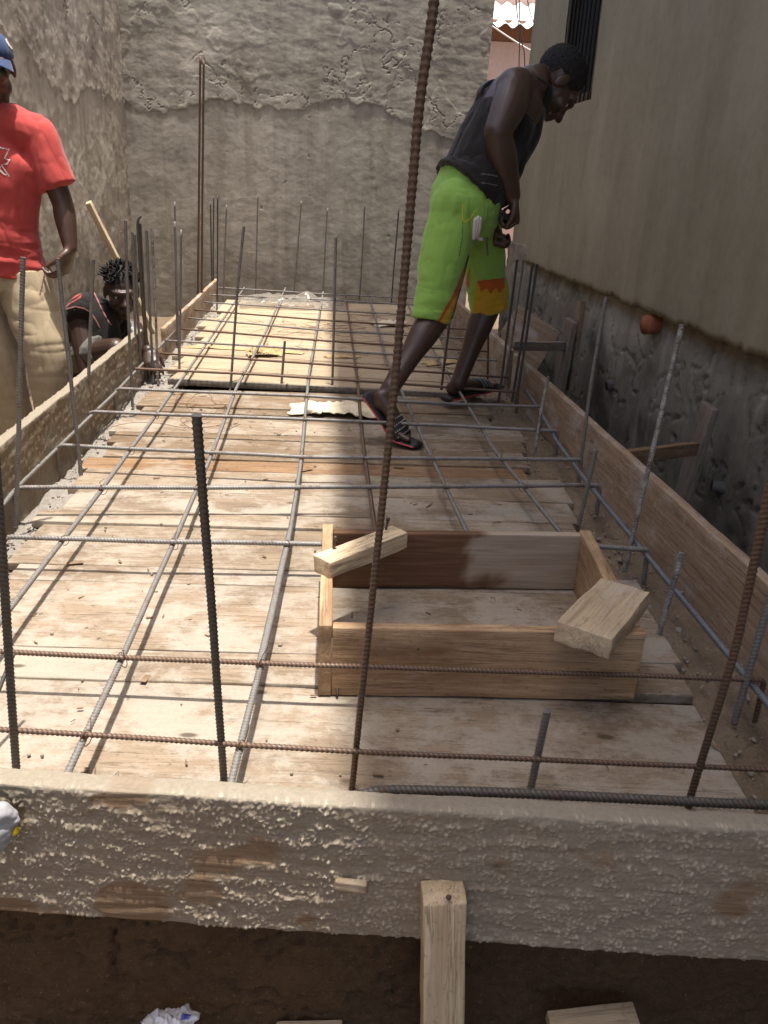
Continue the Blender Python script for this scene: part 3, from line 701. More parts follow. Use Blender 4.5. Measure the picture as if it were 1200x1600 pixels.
# ------------------------------------------------------------------ reinforcing bars
def rod(name, pts, r, mat, label, group, ribs=True, bend=.035, parent=None):
    P = [np.asarray(p, float) for p in pts]; path = [P[0]]
    for i in range(1, len(P)-1):            # rounded bends
        a, b, c = P[i-1], P[i], P[i+1]; la, lc = np.linalg.norm(a-b), np.linalg.norm(c-b); k = min(bend, la*.45, lc*.45)
        p, q = b+(a-b)/la*k, b+(c-b)/lc*k
        for t in np.linspace(0, 1, 6): path.append((1-t)**2*p+2*t*(1-t)*b+t*t*q)
    path.append(P[-1]); path = np.array(path); s = np.r_[0, np.cumsum(np.linalg.norm(np.diff(path, axis=0), axis=1))]
    L = s[-1]; step = .0029 if ribs else .03; k = max(4, int(L/step)); ss = np.linspace(0, L, k)
    if ribs: k = k//3*3; ss = np.linspace(0, L, k)
    C = np.c_[[np.interp(ss, s, path[:, i]) for i in range(3)]].T
    wob = .0016*min(1, L); seed = rng.uniform(0, 50)
    C = C+wob*np.c_[fbm(np.c_[ss*2.2+seed, 0*ss, 0*ss], 2), fbm(np.c_[ss*2.2+seed, 0*ss+7, 0*ss], 2), fbm(np.c_[ss*2.2+seed, 0*ss+13, 0*ss], 2)]
    T = np.gradient(C, axis=0); T /= np.linalg.norm(T, axis=1)[:, None]; n = 12 if ribs else 8
    th = np.linspace(0, 2*math.pi, n, endpoint=False); V = []; rb = []; prev = None
    for i in range(k):
        t = T[i]
        if prev is None: a = np.cross(t, [0, 0, 1.]) if abs(t[2]) < .9 else np.cross(t, [0, 1., 0])
        else: a = prev-t*np.dot(prev, t)
        a = _n(a); prev = a; b = np.cross(t, a); hi = ribs and (i % 3 == 1)
        rr = r+(.0013 if hi else 0); tilt = r*.8*np.sin(th)*(1 if ribs and 0 < i < k-1 else 0)
        V.append(C[i]+np.outer(np.cos(th)*rr, a)+np.outer(np.sin(th)*rr, b)+np.outer(tilt, t)); rb.append(np.full(n, 1. if hi else 0.))
    V = np.vstack(V); i = np.arange(k-1)[:, None]*n; j = np.arange(n)[None]; j2 = (j+1) % n
    F = np.stack([i+j, i+j2, i+n+j2, i+n+j], -1).reshape(-1, 4).tolist(); F.append(list(range(n-1, -1, -1))); F.append([(k-1)*n+q for q in range(n)])
    o = obj(name, V, F, mat, parent, attrs={'rib': np.concatenate(rb)}, origin=P[0])
    if label: tag(o, label, 'rebar', group)
    return o
ZT, ZL = .098, .084
GT, GL, GU = 'reinforcing bars lying across the deck', 'reinforcing bars running along the deck', 'upright starter bars around the slab'
ORD = ['first', 'second', 'third', 'fourth', 'fifth', 'sixth', 'seventh', 'eighth', 'ninth', 'tenth', 'eleventh', 'twelfth', 'thirteenth', 'fourteenth', 'fifteenth', 'sixteenth', 'seventeenth']
TB = [  # photo points left to right, hook drop at right, material, note
 ([(540, 1246), (600, 1234), (820, 1240), (1300, 1262)], 0, S_DARK, 'thick dark', .0075),
 ([(-200, 1128), (0, 1140), (550, 1174), (1300, 1207)], 0, S_RUST, 'thin rusty', .0042),
 ([(-150, 1014), (0, 1018), (495, 1040), (1000, 1055), (1185, 1062)], 1, S_RUST, 'rusty', .0048),
 ([(8, 838), (250, 846), (490, 850), (750, 851), (930, 853), (1006, 858)], 1, S_GREY, 'grey', .0065),
 ([(25, 762), (590, 761), (932, 758)], 1, S_GREY, 'grey', .0065),
 ([(92, 695), (470, 714), (903, 718)], 1, S_GREY, 'grey', .0065),
 ([(140, 643), (470, 655), (600, 660), (867, 673)], 1, S_GREY, 'grey', .0065),
 ([(182, 607), (480, 619), (700, 631), (841, 635)], 1, S_GREY, 'grey', .0065),
 ([(212, 576), (400, 585), (500, 591), (700, 605), (805, 612)], 1, S_RUST, 'brown', .006),
 ([(249, 552), (497, 569), (720, 585), (795, 590)], 0, S_RUST, 'brown', .006),
 ([(257, 532), (500, 547), (785, 564)], 0, S_GREY, 'grey', .006),
 ([(284, 514), (500, 532), (772, 550)], 0, S_RUST, 'brown', .006),
 ([(295, 497), (500, 516), (762, 531)], 0, S_GREY, 'grey', .006),
 ([(303, 484), (500, 500), (752, 516)], 0, S_RUST, 'brown', .006),
 ([(319, 472), (500, 484), (742, 498)], 0, S_GREY, 'grey', .006),
 ([(320, 460), (500, 468), (725, 481)], 0, S_GREY, 'grey', .006),
 ([(335, 449), (500, 459), (715, 470)], 0, S_GREY, 'grey', .006)]
TROD = []
for i, (px, hook, mt, note, r) in enumerate(TB):
    pts = [PZ(x, y, ZT) for x, y in px]
    if hook: e = pts[-1]; pts.append(e+np.array([.012, 0, 0])); pts[-2] = pts[-2]-np.array([.02, 0, 0]); pts.append(pts[-1]+np.array([.004, .0, -.105]))
    if i in (3, 4, 5, 6, 7): e = pts[0]; pts = [e+np.array([-.012, 0, -.10]), e+np.array([-.010, 0, 0])]+pts[1:] if 1 else pts
    TROD.append((i, [PZ(x, y, ZT) for x, y in px], None)); ro = rod('reinforcing_bar', pts, r, mt, f'{note} cross bar, {ORD[i]} back from the front form board', GT, ribs=i < 9)
    TROD[-1] = (i, TROD[-1][1], ro)
LB = [([(-60, 1052), (15, 952), (155, 770), (275, 605), (329, 528), (382, 449)], S_GREY, 'leftmost long grey bar on the deck'),
 ([(95, 1232), (192, 1025), (270, 850), (325, 725), (370, 605), (415, 520), (446, 450)], S_GREY, 'second long bar from the left, running back from the front board'),
 ([(358, 1235), (407, 1040), (450, 850), (470, 725), (482, 590), (505, 456)], S_GREY, 'third long bar from the left, running past the left side of the box'),
 ([(590, 850), (582, 800), (568, 700), (558, 590), (540, 459)], S_RUST, 'rusty long bar running back from behind the box offcut'),
 ([(731, 834), (667, 700), (630, 617), (603, 557), (577, 462)], S_GREY, 'long bar running back from behind the middle of the box'),
 ([(890, 850), (770, 700), (723, 620), (683, 557), (638, 478)], S_GREY, 'rightmost long deck bar passing under the forward foot')]
for px, mt, lab in LB: rod('reinforcing_bar', [PZ(x, y, ZL) for x, y in px], .006, mt, lab, GL)
def cross(A, B):
    for a, b in zip(A[:-1], A[1:]):
        for c, d in zip(B[:-1], B[1:]):
            r_, s_ = (b-a)[:2], (d-c)[:2]; den = r_[0]*s_[1]-r_[1]*s_[0]
            if abs(den) < 1e-9: continue
            q = (c-a)[:2]; t = (q[0]*s_[1]-q[1]*s_[0])/den; v = (q[0]*r_[1]-q[1]*r_[0])/den
            if 0 <= t <= 1 and 0 <= v <= 1: return a+t*(b-a)
def tie(c, ro):
    a0 = rng.uniform(0, 6.3); al = rng.uniform(.5, 1.1)*rng.choice([-1, 1]); R0 = .0105+rng.uniform(0, .003)
    q = [c+R0*np.array([math.cos(t)*math.cos(al), math.cos(t)*math.sin(al), math.sin(t)*1.25-.55]) for t in np.linspace(a0, a0+9.5, 22)]
    e = q[-1]; q += [e+np.array([rng.uniform(-.006, .006), rng.uniform(-.006, .006), .010]), e+np.array([rng.uniform(-.02, .02), rng.uniform(-.02, .02), .018+rng.uniform(0, .014)])]
    V, F = tube(q, .0009, n=6, m=2); obj('tie_wire', V, F, S_WIRE, ro, attrs={'rib': np.zeros(len(V))})
for i, TP, ro in TROD:
    if not 1 <= i <= 9: continue
    for px, mt, lab in LB:
        c = cross(TP, [PZ(x, y, ZT) for x, y in px])
        if c is not None and rng.random() < .8: tie(c, ro)
# lapped second bar beside the third one
rod('reinforcing_bar', [PZ(x, y, ZL) for x, y in [(403.5, 1042), (446, 858), (452, 830)]], .0055, S_GREY, 'short lapped bar lying tight against the third long bar', GL)
rod('reinforcing_bar', [PZ(x, y, ZL) for x, y in [(-160, 920), (0, 795), (25, 764), (93, 697), (182, 612), (212, 580), (260, 531), (318, 467), (337, 450)]], .006, S_GREY, 'left edge bar linking the ends of the cross bars', GL)
rod('reinforcing_bar', [PZ(x, y, ZL) for x, y in [(1330, 1260), (1200, 1100), (1005, 861), (920, 757), (870, 690), (842, 640), (800, 575), (745, 500)]], .0065, S_BLUE, 'blue grey right edge bar beside the brown form board', GL)

def up(px, r, mat, label, Yb=None, Yt=None, zb=-.01, ribs=True, ext=0):
    """upright bar; px from top to base"""
    base = PZ(*px[-1], zb) if Yb is None else PY(*px[-1], Yb); Yb = base[1]; Yt = Yb if Yt is None else Yt
    y0, y1 = px[0][1], px[-1][1]; pts = []
    for x, y in px: t = (y1-y)/(y1-y0); pts.append(PY(x, y, Yb+(Yt-Yb)*t))
    if ext: pts.append(pts[-1]+_n(pts[-1]-pts[-2])*ext)
    return rod('reinforcing_bar', pts[::-1], r, mat, label, GU, ribs)
UP = [
 dict(px=[(703, -330), (680, 0), (655, 170), (615, 620), (550, 1228)], r=.0052, mat=S_RUST, label='tall rusty ribbed bar leaning up through the middle of the view', Yb=1.10, Yt=.98, ext=.06),
 dict(px=[(307, 648), (330, 940), (350, 1218)], r=.0062, mat=S_DARK, label='dark upright bar behind the front board, left of the tall rusty one', Yb=1.13, Yt=1.0, ext=.06),
 dict(px=[(-12, 660), (0, 815), (12, 1000), (25, 1195)], r=.0065, mat=S_DARK, label='dark upright bar at the left edge of the view by the front board', Yb=1.15, Yt=1.05, ext=.05),
 dict(px=[(855, 1110), (826, 1246)], r=.0062, mat=S_GREY, label='short stub bar standing by the thick dark cross bar', Yb=1.09, Yt=1.05),
 dict(px=[(1222, 690), (1200, 780), (1150, 1010), (1073, 1264)], r=.006, mat=S_RUST, label='thick leaning bar, rusty at the top, at the right end of the front board', Yb=1.04, Yt=.92),
 dict(px=[(1235, 800), (1200, 944), (1147, 1131)], r=.0065, mat=S_GREY, label='ribbed grey bar at the right edge standing close to the brown board'),
 dict(px=[(1066, 864), (1028, 996)], r=.0065, mat=S_CEM, label='short cement caked stub bar right of the wooden box'),
 dict(px=[(1066, 507), (1020, 702), (976, 893)], r=.0063, mat=S_CEM, label='tall pale upright bar in front of the terracotta pipe stub'),
 dict(px=[(947, 464), (925, 590), (903, 752)], r=.0063, mat=S_GREY, label='tall grey upright bar right of the propped posts'),
 dict(px=[(931, 703), (918, 760), (904, 822)], r=.0062, mat=S_GREY, label='short leaning stub bar against the right form board, next to a hooked bar'),
 dict(px=[(857, 588), (846, 640), (835, 712)], r=.0063, mat=S_CEM, label='short cement splashed bar in front of the right board near the braces'),
 dict(px=[(808, 406), (793, 520), (779, 628)], r=.006, mat=S_DARK, label='leftmost of the four bunched bars by the bending man'),
 dict(px=[(818, 406), (803, 510), (786, 612)], r=.006, mat=S_GREY, label='second of the four bunched bars by the bending man'),
 dict(px=[(832, 411), (817, 520), (800, 628)], r=.006, mat=S_DARK, label='third of the four bunched bars by the bending man'),
 dict(px=[(839, 413), (822, 530), (805, 634)], r=.006, mat=S_DARK, label='rightmost of the four bunched bars by the bending man'),
 dict(px=[(763, 505), (762, 592)], r=.006, mat=S_RUST, label='brown upright bar just behind the forward leg', ribs=False),
 dict(px=[(782, 520), (776, 570)], r=.006, mat=S_DARK, label='short dark bar between the forward leg and the right board', ribs=False),
 dict(px=[(704, 490), (688, 620)], r=.006, mat=S_DARK, label='dark upright bar seen between the legs of the bending man'),
 dict(px=[(525, 371), (522, 490), (519, 613)], r=.006, mat=S_GREY, label='upright bar rising from the middle of the deck beyond the cream paper'),
 dict(px=[(445, 533), (439, 610)], r=.006, mat=S_GREY, label='short stub bar standing at the sawn edge of the far planks'),
 dict(px=[(381, 354), (371, 453), (360, 608)], r=.006, mat=S_GREY, label='leaning bar standing at the sawn edge left of the short stub'),
 dict(px=[(354, 320), (351, 400), (348, 470)], r=.006, mat=S_GREY, label='bar at the far left corner, just right of the trio', ribs=False),
 dict(px=[(403, 304), (401, 390), (399, 469)], r=.006, mat=S_GREY, label='tallest bar in the row along the far end', ribs=False, Yb=7.25),
 dict(px=[(471, 314), (465, 390), (458, 471)], r=.006, mat=S_GREY, label='bar at the far end rising behind the left of the plastic sheet', ribs=False, Yb=7.25),
 dict(px=[(512, 325), (508, 390), (504, 470)], r=.006, mat=S_GREY, label='bar at the far end rising behind the right of the plastic sheet', ribs=False, Yb=7.25),
 dict(px=[(570, 321), (566, 400), (561, 478)], r=.006, mat=S_GREY, label='bar at the far end midway between plastic sheet and tall rusty bar', ribs=False, Yb=7.25),
 dict(px=[(623, 329), (617, 400), (611, 480)], r=.006, mat=S_DARK, label='bar at the far end just left of the tall rusty bar', ribs=False, Yb=7.25),
 dict(px=[(675, 400), (667, 480)], r=.006, mat=S_DARK, label='bar at the far end partly behind the green shorts', ribs=False, Yb=7.25),
 dict(px=[(329, 315), (330, 400), (332, 466)], r=.006, mat=S_DARK, label='left bar of the trio at the far left corner', ribs=False),
 dict(px=[(334, 306), (333, 400), (334, 468)], r=.006, mat=S_DARK, label='middle bar of the trio at the far left corner', ribs=False),
 dict(px=[(340, 305), (340, 400), (339, 485)], r=.006, mat=S_DARK, label='right bar of the trio at the far left corner', ribs=False),
 dict(px=[(313, 89), (311, 280), (309, 488)], r=.008, mat=S_RUST, label='left one of the tall rusty pair of bars', ribs=False, Yb=6.5),
 dict(px=[(318.5, 95), (316.5, 280), (315, 496)], r=.008, mat=S_RUST, label='right one of the tall rusty pair of bars', ribs=False, Yb=6.4),
 dict(px=[(196, 345), (200, 480), (207, 636)], r=.006, mat=S_GREY, label='tall front bar of the bunch before the crouching man'),
 dict(px=[(207, 363), (210, 470), (214, 600)], r=.006, mat=S_GREY, label='shorter bar close behind the front bar of the bunch'),
 dict(px=[(211, 367), (214, 470), (221, 597)], r=.006, mat=S_GREY, label='third bar in the bunch before the crouching man'),
 dict(px=[(220, 338), (216, 343), (215, 352), (223, 480), (232, 590)], r=.006, mat=S_DARK, label='dark bar with a bent tip in the bunch before the crouching man'),
 dict(px=[(219, 350), (225, 470), (233, 588)], r=.006, mat=S_DARK, label='straight dark bar touching the bent tipped one'),
 dict(px=[(229, 360), (234, 480), (240, 598)], r=.006, mat=S_GREY, label='grey bar second from the right in the bunch before the crouching man'),
 dict(px=[(237, 356), (241, 425), (247, 600)], r=.006, mat=S_CEM, label='rightmost bar with a white tip in the bunch before the crouching man'),
 dict(px=[(273, 315), (275, 430), (277, 540)], r=.006, mat=S_GREY, label='tallest of the three bars standing left of the tall rusty pair', ribs=False),
 dict(px=[(273, 346), (277, 470), (281, 588)], r=.006, mat=S_GREY, label='nearer left bar of the three standing left of the tall rusty pair', ribs=False),
 dict(px=[(283, 359), (282, 470), (280.5, 580)], r=.006, mat=S_GREY, label='right bar of the three standing left of the tall rusty pair', ribs=False),
 dict(px=[(36, 402), (30, 640), (25, 826)], r=.0062, mat=S_GREY, label='upright bar in front of the khaki trousers, leftmost on the left edge'),
 dict(px=[(90, 404), (119, 669), (127, 746)], r=.0062, mat=S_GREY, label='bar leaning left in front of the hand of the man in red'),
 dict(px=[(146, 405), (140, 540), (136, 678)], r=.0062, mat=S_GREY, label='upright bar in front of the shoulder of the crouching man'),
 dict(px=[(22, 1020), (-5, 1085), (-25, 1140)], r=.004, mat=S_DARK, label='thin dark bar crossing the upright at the left edge', Yb=1.2, Yt=1.3, ribs=False)]
for u in UP: up(**u)

# ------------------------------------------------------------------ gravel and small litter
def pebbles():
    parts = []
    for k in range(1500):
        left = rng.random() < .5
        x = rng.uniform(-.93, -.74) if left else rng.uniform(.78, .99); y = rng.uniform(1.0, 7.0)
        s = rng.uniform(.002, .0065)*(1 if rng.random() < .95 else 2)
        B = frame(rng.normal(size=3), rng.normal(size=3)); V, F = ball((x, y, -.028+s*.5+rng.uniform(0, .012)), s*rng.uniform(.6, 1.2, 3), 5, B); parts.append((V, F))
    for k in range(160):
        x = rng.uniform(-.7, .75); y = rng.uniform(1.0, 4.0); s = rng.uniform(.0015, .005)
        parts.append(ball((x, y, s*.6), s*rng.uniform(.6, 1.3, 3), 5))
    V, F = merge(parts); tag(obj('gravel', V, F, STONE, origin=(0, 3, 0)), 'loose gravel and cement crumbs in the edge channels and on the planks', 'gravel', kind='stuff')
pebbles()
def chips():
    parts = []
    for k in range(240):
        x = rng.uniform(-.75, .78); y = rng.uniform(.95, 4.0) if k % 4 else rng.uniform(4.0, 6.6); z = .0035 if y < 3.9 else .034
        L = rng.uniform(.004, .02)*(1 if rng.random() < .92 else 2.2); S, F, _ = rbox(L, L*rng.uniform(.12, .4), .0016, .0004, 1, 1, 1); a = rng.normal()*.9; ca, sa = math.cos(a), math.sin(a)
        parts.append((np.c_[S[:, 0]*ca-S[:, 1]*sa+x, S[:, 0]*sa+S[:, 1]*ca+y, S[:, 2]+z+S[:, 0]*rng.uniform(-.1, .1)], F.tolist()))
    V, F = merge(parts); tag(obj('wood_chips', V, F, W_CHIP, origin=(0, 3, 0), attrs={'gr': V}), 'small wood chips and splinters strewn over the deck', 'wood chips', kind='stuff')
def crumple(name, c, L, W, H, rot, mat, label, cat, group=None, seed=0, thick=.0012, nu=46, nv=26, parent=None, frq=2.6):
    gu, gv = np.meshgrid(np.linspace(-1, 1, nu), np.linspace(-1, 1, nv), indexing='ij'); u, v = gu.ravel(), gv.ravel()
    e = 1+.25*fbm(np.c_[u*1.7+seed, v*1.7, 0*u], 3)
    x, y = u*L/2*e, v*W/2*(1+.3*fbm(np.c_[u*2+seed, v*2, 0*u+9], 3))
    z = H*(.45+.75*np.abs(fbm(np.c_[u*frq+seed, v*frq*.85, 0*u+3], 4)))*np.clip(1.15-(u*u+v*v)*.5, .05, 1)
    cr, sr = math.cos(rot), math.sin(rot); P = np.c_[cr*x-sr*y, sr*x+cr*y, z+.002]+np.asarray(c)
    idx = np.arange(nu*nv).reshape(nu, nv); F = np.stack([idx[:-1, :-1], idx[1:, :-1], idx[1:, 1:], idx[:-1, 1:]], -1).reshape(-1, 4).tolist()
    k = len(P); P2 = np.vstack([P, P-np.array([0, 0, thick])]); F += [tuple(k+i for i in f[::-1]) for f in F]
    ring = list(idx[:, 0])+list(idx[-1, 1:])+list(idx[-2::-1, -1])+list(idx[0, -2:0:-1])
    for i in range(len(ring)): a, b = ring[i], ring[(i+1) % len(ring)]; F.append((a, a+k, b+k, b))
    return tag(obj(name, P2, F, mat, parent), label, cat, group)
W_CHIP = wood('wood_chip', (.36, .25, .15), (.16, .1, .06), 0)
chips()
c = PZ(530, 644, .0); crumple('paper_scrap', c, .42, .2, .045, -.12, C_PAPER, 'crumpled cream paper lying on the planks left of the raised heel', 'paper', seed=1)
c = PZ(412, 556, .033); crumple('paper_scrap', c, .2, .1, .06, .2, C_OCHRE, 'folded ochre paper standing up on the far planks', 'paper', seed=4)
c = PZ(340, 545, .033); crumple('paper_scrap', c, .36, .05, .012, -.12, C_OCHRE, 'long ochre paper strip on the left of the far planks', 'paper', seed=7)
c = PZ(455, 552, .033); crumple('paper_scrap', c, .16, .06, .012, -.1, C_OCHRE, 'small ochre paper strip right of the folded one', 'paper', seed=11)
c = PZ(607, 508, .033); crumple('paper_scrap', c, .25, .2, .03, .3, C_PAPER, 'pale paper scrap on the far planks beside the tall rusty bar', 'paper', seed=15)
c = PZ(688, 568, .033); crumple('paper_scrap', c, .22, .09, .02, .5, C_OCHRE, 'brown paper scrap between the feet of the bending man', 'paper', seed=19)
c = PZ(535, 558, .033); crumple('paper_scrap', c, .2, .08, .012, .1, C_OCHRE, 'flat tan paper scrap at the middle of the far planks', 'paper', seed=23)
c = PZ(462, 478, .03); crumple('plastic_sheet', c, .85, .5, .10, -.05, PLAS, 'crumpled clear plastic sheet heaped at the far end of the deck', 'plastic sheet', seed=2, nu=70, nv=40, frq=1.5)
c = PY(265, 1596, .9); cb = crumple('plastic_bag', c-np.array([0, .0, .02]), .085, .06, .03, .1, PLASW, 'white plastic bag with blue print on the earth below the front board', 'bag', seed=5)
V_ = np.array([v.co for v in cb.data.vertices])+np.array(world_loc(cb)); F2 = [tuple(p.vertices) for p in cb.data.polygons]
decal('print', (V_, F2), [(283, 1586), (300, 1585), (296, 1592), (281, 1594)], BLUEINK, cb, .001, 2)
def tangle(c, w, d, n, label, seed):
    r = np.random.default_rng(seed); parts = []
    for k in range(n):
        p = np.array([r.uniform(-w, w), r.uniform(-d, d), 0]); q = []; a = r.uniform(0, 6.3); cur = r.uniform(-1.2, 1.2)
        for s in range(9):
            q.append(np.array(c)+p+np.array([0, 0, .004+.02*abs(math.sin(s*.5+k))])); p = p+.055*np.array([math.cos(a), math.sin(a)*.8, 0]); a += cur*.5+r.normal()*.25
        parts.append(tube(q, .0012, n=5, m=3))
    V, F = merge(parts); tag(obj('wire_tangle', V, F, S_WIRE, attrs={'rib': np.zeros(len(V))}), label, 'wire')
tangle(PZ(470, 525, .03), .3, .45, 26, 'tangle of thin tie wire on the far planks', 3)
tangle(PZ(345, 660, .0), .16, .3, 9, 'few loose tie wire curls left of the cream paper', 8)
tangle(PZ(575, 505, .03), .25, .3, 12, 'thin tie wire scraps by the long rusty bar on the far planks', 12)
# rolled grey cloth with a yellow patch at the left edge of the front board
yr = fa[1]-.03; rag = [tube([PY(-60, 1290, yr), PY(0, 1270, yr-.01), PY(22, 1282, yr)], (.010, .014, .008), n=12), tube([PY(-60, 1310, yr), PY(-10, 1300, yr-.014), PY(24, 1283, yr-.008)], (.012, .012, .006), n=12),
       tube([PY(-60, 1345, yr), PY(-8, 1322, yr-.008), PY(16, 1306, yr-.004)], (.014, .011, .006), n=12), tube([PY(-60, 1325, yr), PY(-8, 1312, yr-.016), PY(17, 1296, yr-.01)], (.011, .009, .005), n=12)]
V_, F2 = fuse(rag, .003, 2); ro = obj('cloth_roll', wrinkle(V_, F2, .003, 60), F2, C_RAG); tag(ro, 'rolled grey cloth with a yellow patch at the left end of the front board', 'cloth')
V_, F2 = fuse([tube([PY(17, 1294, yr-.006), PY(24, 1297, yr-.006), PY(27, 1295, yr-.004)], (.004, .0065, .003), n=10), tube([PY(21, 1305, yr-.006), PY(24, 1297, yr-.006)], (.002, .006), n=10)], .0015, 2); obj('patch', V_, F2, C_LIME, ro)

# ------------------------------------------------------------------ braces, posts and pipes on the right
def bar2(name, a, b, wd, t, V, mat, label, cat, group=None):
    a, b = np.array(a), np.array(b); return tag(plank(name, (a+b)/2, b-a, V, np.linalg.norm(b-a), wd, t, mat, du=.03, rough=.002, r=.003), label, cat, group)
bar2('post', PX(1110, 634, 1.50), PX(1062, 790, 1.47), .105, .03, (0, 1, 0), W_OLD, 'grey weathered plank leaning against the plinth below the terracotta pipe', 'post')
bar2('brace', PX(1086, 701, 1.44), PX(960, 716, 1.03), .05, .03, (0, 0, 1), W_RUST, 'brown brace wedged between the right form board and the leaning grey plank', 'brace')
bar2('post', PX(893, 500, 1.42), PX(868, 640, 1.40), .15, .03, (0, 1, 0), W_OLD, 'wide weathered post propped behind the right form board', 'post')
bar2('post', PX(909, 470, 1.49), PX(890, 610, 1.46), .07, .03, (0, 1, 0), W_BROWN, 'narrow post standing close to the plinth behind the wide one', 'post')
bar2('brace', PX(800, 540, 1.04), PX(880, 541, 1.39), .05, .035, (0, 0, 1), W_OLD, 'short grey brace from the far right form board to the wide post', 'brace')
pa, pb, pc, pd = (PY(803, 471, 5.25), PY(872, 520, 5.15), PY(840, 590, 5.0), PY(768, 548, 5.1))
cc = (pa+pb+pc+pd)/4; uu = (pa+pd)/2-(pb+pc)/2; vv = (pa+pb)/2-(pd+pc)/2
tag(plank('panel', cc, uu, vv, np.linalg.norm(uu)*.95, np.linalg.norm(vv), .022, W_SIDE, du=.03), 'square pale board leaning behind the far right form board', 'board')
def pipe(name, c, d, r, L, mat, label, hole=None):
    d = _n(np.array(d, float)); c = np.array(c); V, F = tube([c, c+d*L*.5, c+d*L], (r, r, r*.97), n=20, m=4, round_ends=False)
    V = V+.06*r*fbm(V*30, 3)[:, None]*vnormals(V, F); o = tag(obj(name, V, F, mat), label, 'pipe')
    e = c+d*(L+.0015); V, F = tube([e, e+d*.002], r*.8, n=18, m=1, round_ends=False); obj('dark_disc' if hole is None else 'mortar_plug', V, F, hole or DARKV, o)  # default is a near-black disc painting the shade of the pipe's hollow
    return o
c = PX(1024, 506, PF); pipe('pipe_stub', c+np.array([.03, 0, .0]), (-1, -.15, -.06), .046, .09, TERRA, 'broken terracotta pipe stub poking out of the plinth', TERRA)
c = PX(1132, 765, PF); pipe('pipe_stub', c+np.array([.03, 0, 0]), (-1, .5, .1), .025, .075, PVC, 'grey plastic pipe stub near the foot of the plinth')
c = PX(957, 601, PF); pipe('pipe_stub', c+np.array([.03, 0, 0]), (-1, .1, -.1), .03, .06, PVC, 'small half buried pipe stub in the plinth left of the pale upright')
# timber leaning on the left wall behind the crouching man
bar2('timber_prop', PX(138, 316, -1.60), PX(240, 520, -1.28), .06, .035, (0, 1, 0), W_BLOCK, 'pale timber leaning against the side wall behind the crouching man', 'timber')

# ------------------------------------------------------------------ people
def headframe(fwd, upv):
    f = _n(np.array(fwd, float)); u = np.array(upv, float); u = _n(u-f*np.dot(u, f)); r = np.cross(f, u); return np.array([r, f, u])
def head(c, B, s=1.0):
    c = np.asarray(c); T = lambda *p: c+s*(np.array(p) @ B); P = []
    P.append(ball(T(0, -.014, .03), np.array([.077, .098, .088])*s, 18, B))
    P.append(ball(T(0, .03, -.01), np.array([.066, .066, .075])*s, 16, B))
    P.append(ball(T(0, .018, -.052), np.array([.057, .066, .055])*s, 16, B))
    P.append(ball(T(0, .062, -.1), np.array([.026, .024, .02])*s, 12, B))
    P.append(tube([T(-.052, .066, .024), T(-.02, .09, .025), T(.02, .09, .025), T(.052, .066, .024)], .0125*s, n=10, m=4))
    P.append(tube([T(0, .088, .02), T(0, .104, -.01), T(0, .117, -.03)], np.array([.009, .011, .0155])*s, n=10, m=3))
    for k in (-1, 1):
        P.append(ball(T(k*.017, .1, -.032), .0125*s, 10)); P.append(ball(T(k*.041, .062, -.022), np.array([.028, .028, .026])*s, 12, B))
        P.append(ball(T(k*.079, -.006, -.004), np.array([.009, .02, .033])*s, 12, B)); P.append(ball(T(k*.031, .073, .0), np.array([.014, .012, .009])*s, 10, B))
        P.append(ball(T(k*.05, .0, -.065), np.array([.016, .03, .028])*s, 10, B))
    P.append(tube([T(-.027, .084, -.06), T(0, .102, -.056), T(.027, .084, -.06)], np.array([.006, .0105, .006])*s, n=10, m=4))
    P.append(tube([T(-.024, .082, -.071), T(0, .098, -.073), T(.024, .082, -.071)], np.array([.006, .011, .006])*s, n=10, m=4))
    return P
def eyes(c, B, s, body):
    T = lambda *p: np.asarray(c)+s*(np.array(p) @ B)
    for k in (-1, 1):
        V, F = ball(T(k*.031, .0765, .001), np.array([.0135, .0115, .0085])*s, 12, B); e = obj('eye', V, F, EYEW, body)
        V, F = ball(T(k*.031, .0865, .001), np.array([.006, .0035, .006])*s, 10, B); obj('iris', V, F, EYED, e)
def hand(w, d, pn, sgn, curl=(.5, .7, .5), s=1.0, spread=.1, thumb=(.5, .7)):
    """palm and five fingers; d = wrist to knuckles, pn = palm normal (fingers curl towards it), sgn = side of the thumb"""
    d = _n(np.array(d, float)); pn = np.array(pn, float); pn = _n(pn-d*np.dot(pn, d)); a = np.cross(d, pn)*sgn; w = np.asarray(w); P = []
    P.append(tube([w-d*.01*s, w+d*.03*s, w+d*.065*s, w+d*.092*s], np.array([(.027, .021), (.036, .019), (.043, .017), (.041, .013)])*s, side=a, n=16, m=4))
    L = [(.043, .027, .021), (.048, .031, .022), (.044, .029, .021), (.034, .022, .018)]
    for k in range(4):
        off = (1.5-k)*.0205*s; p = w+d*(.085+(-.004 if k in (0, 3) else .003)-(.006 if k == 3 else 0))*s+a*off; dirv = _n(d+a*spread*(1.5-k)*.4); q = [p-dirv*.02*s, p]; ang = 0
        for seg, c in zip(L[k], curl):
            ang += c*(1+.08*(k-1.5)); v = dirv*math.cos(ang)+pn*math.sin(ang); p = p+v*seg*s; q.append(p)
        P.append(tube(q, np.array([.0098, .0102, .0092, .0085, .0072])*s*(1 if k < 3 else .88), n=10, m=3))
    b = w+d*.022*s+a*.026*s; v1 = _n(d*.75+a*math.sin(thumb[0])+pn*.35); v2 = _n(d*.8+a*.1+pn*math.sin(thumb[1]))
    P.append(tube([w+d*.01*s+a*.012*s, b, b+v1*.04*s, b+v1*.04*s+v2*.03*s, b+v1*.04*s+v2*.052*s], np.array([.014, .0165, .0125, .0105, .008])*s, n=10, m=3))
    return P
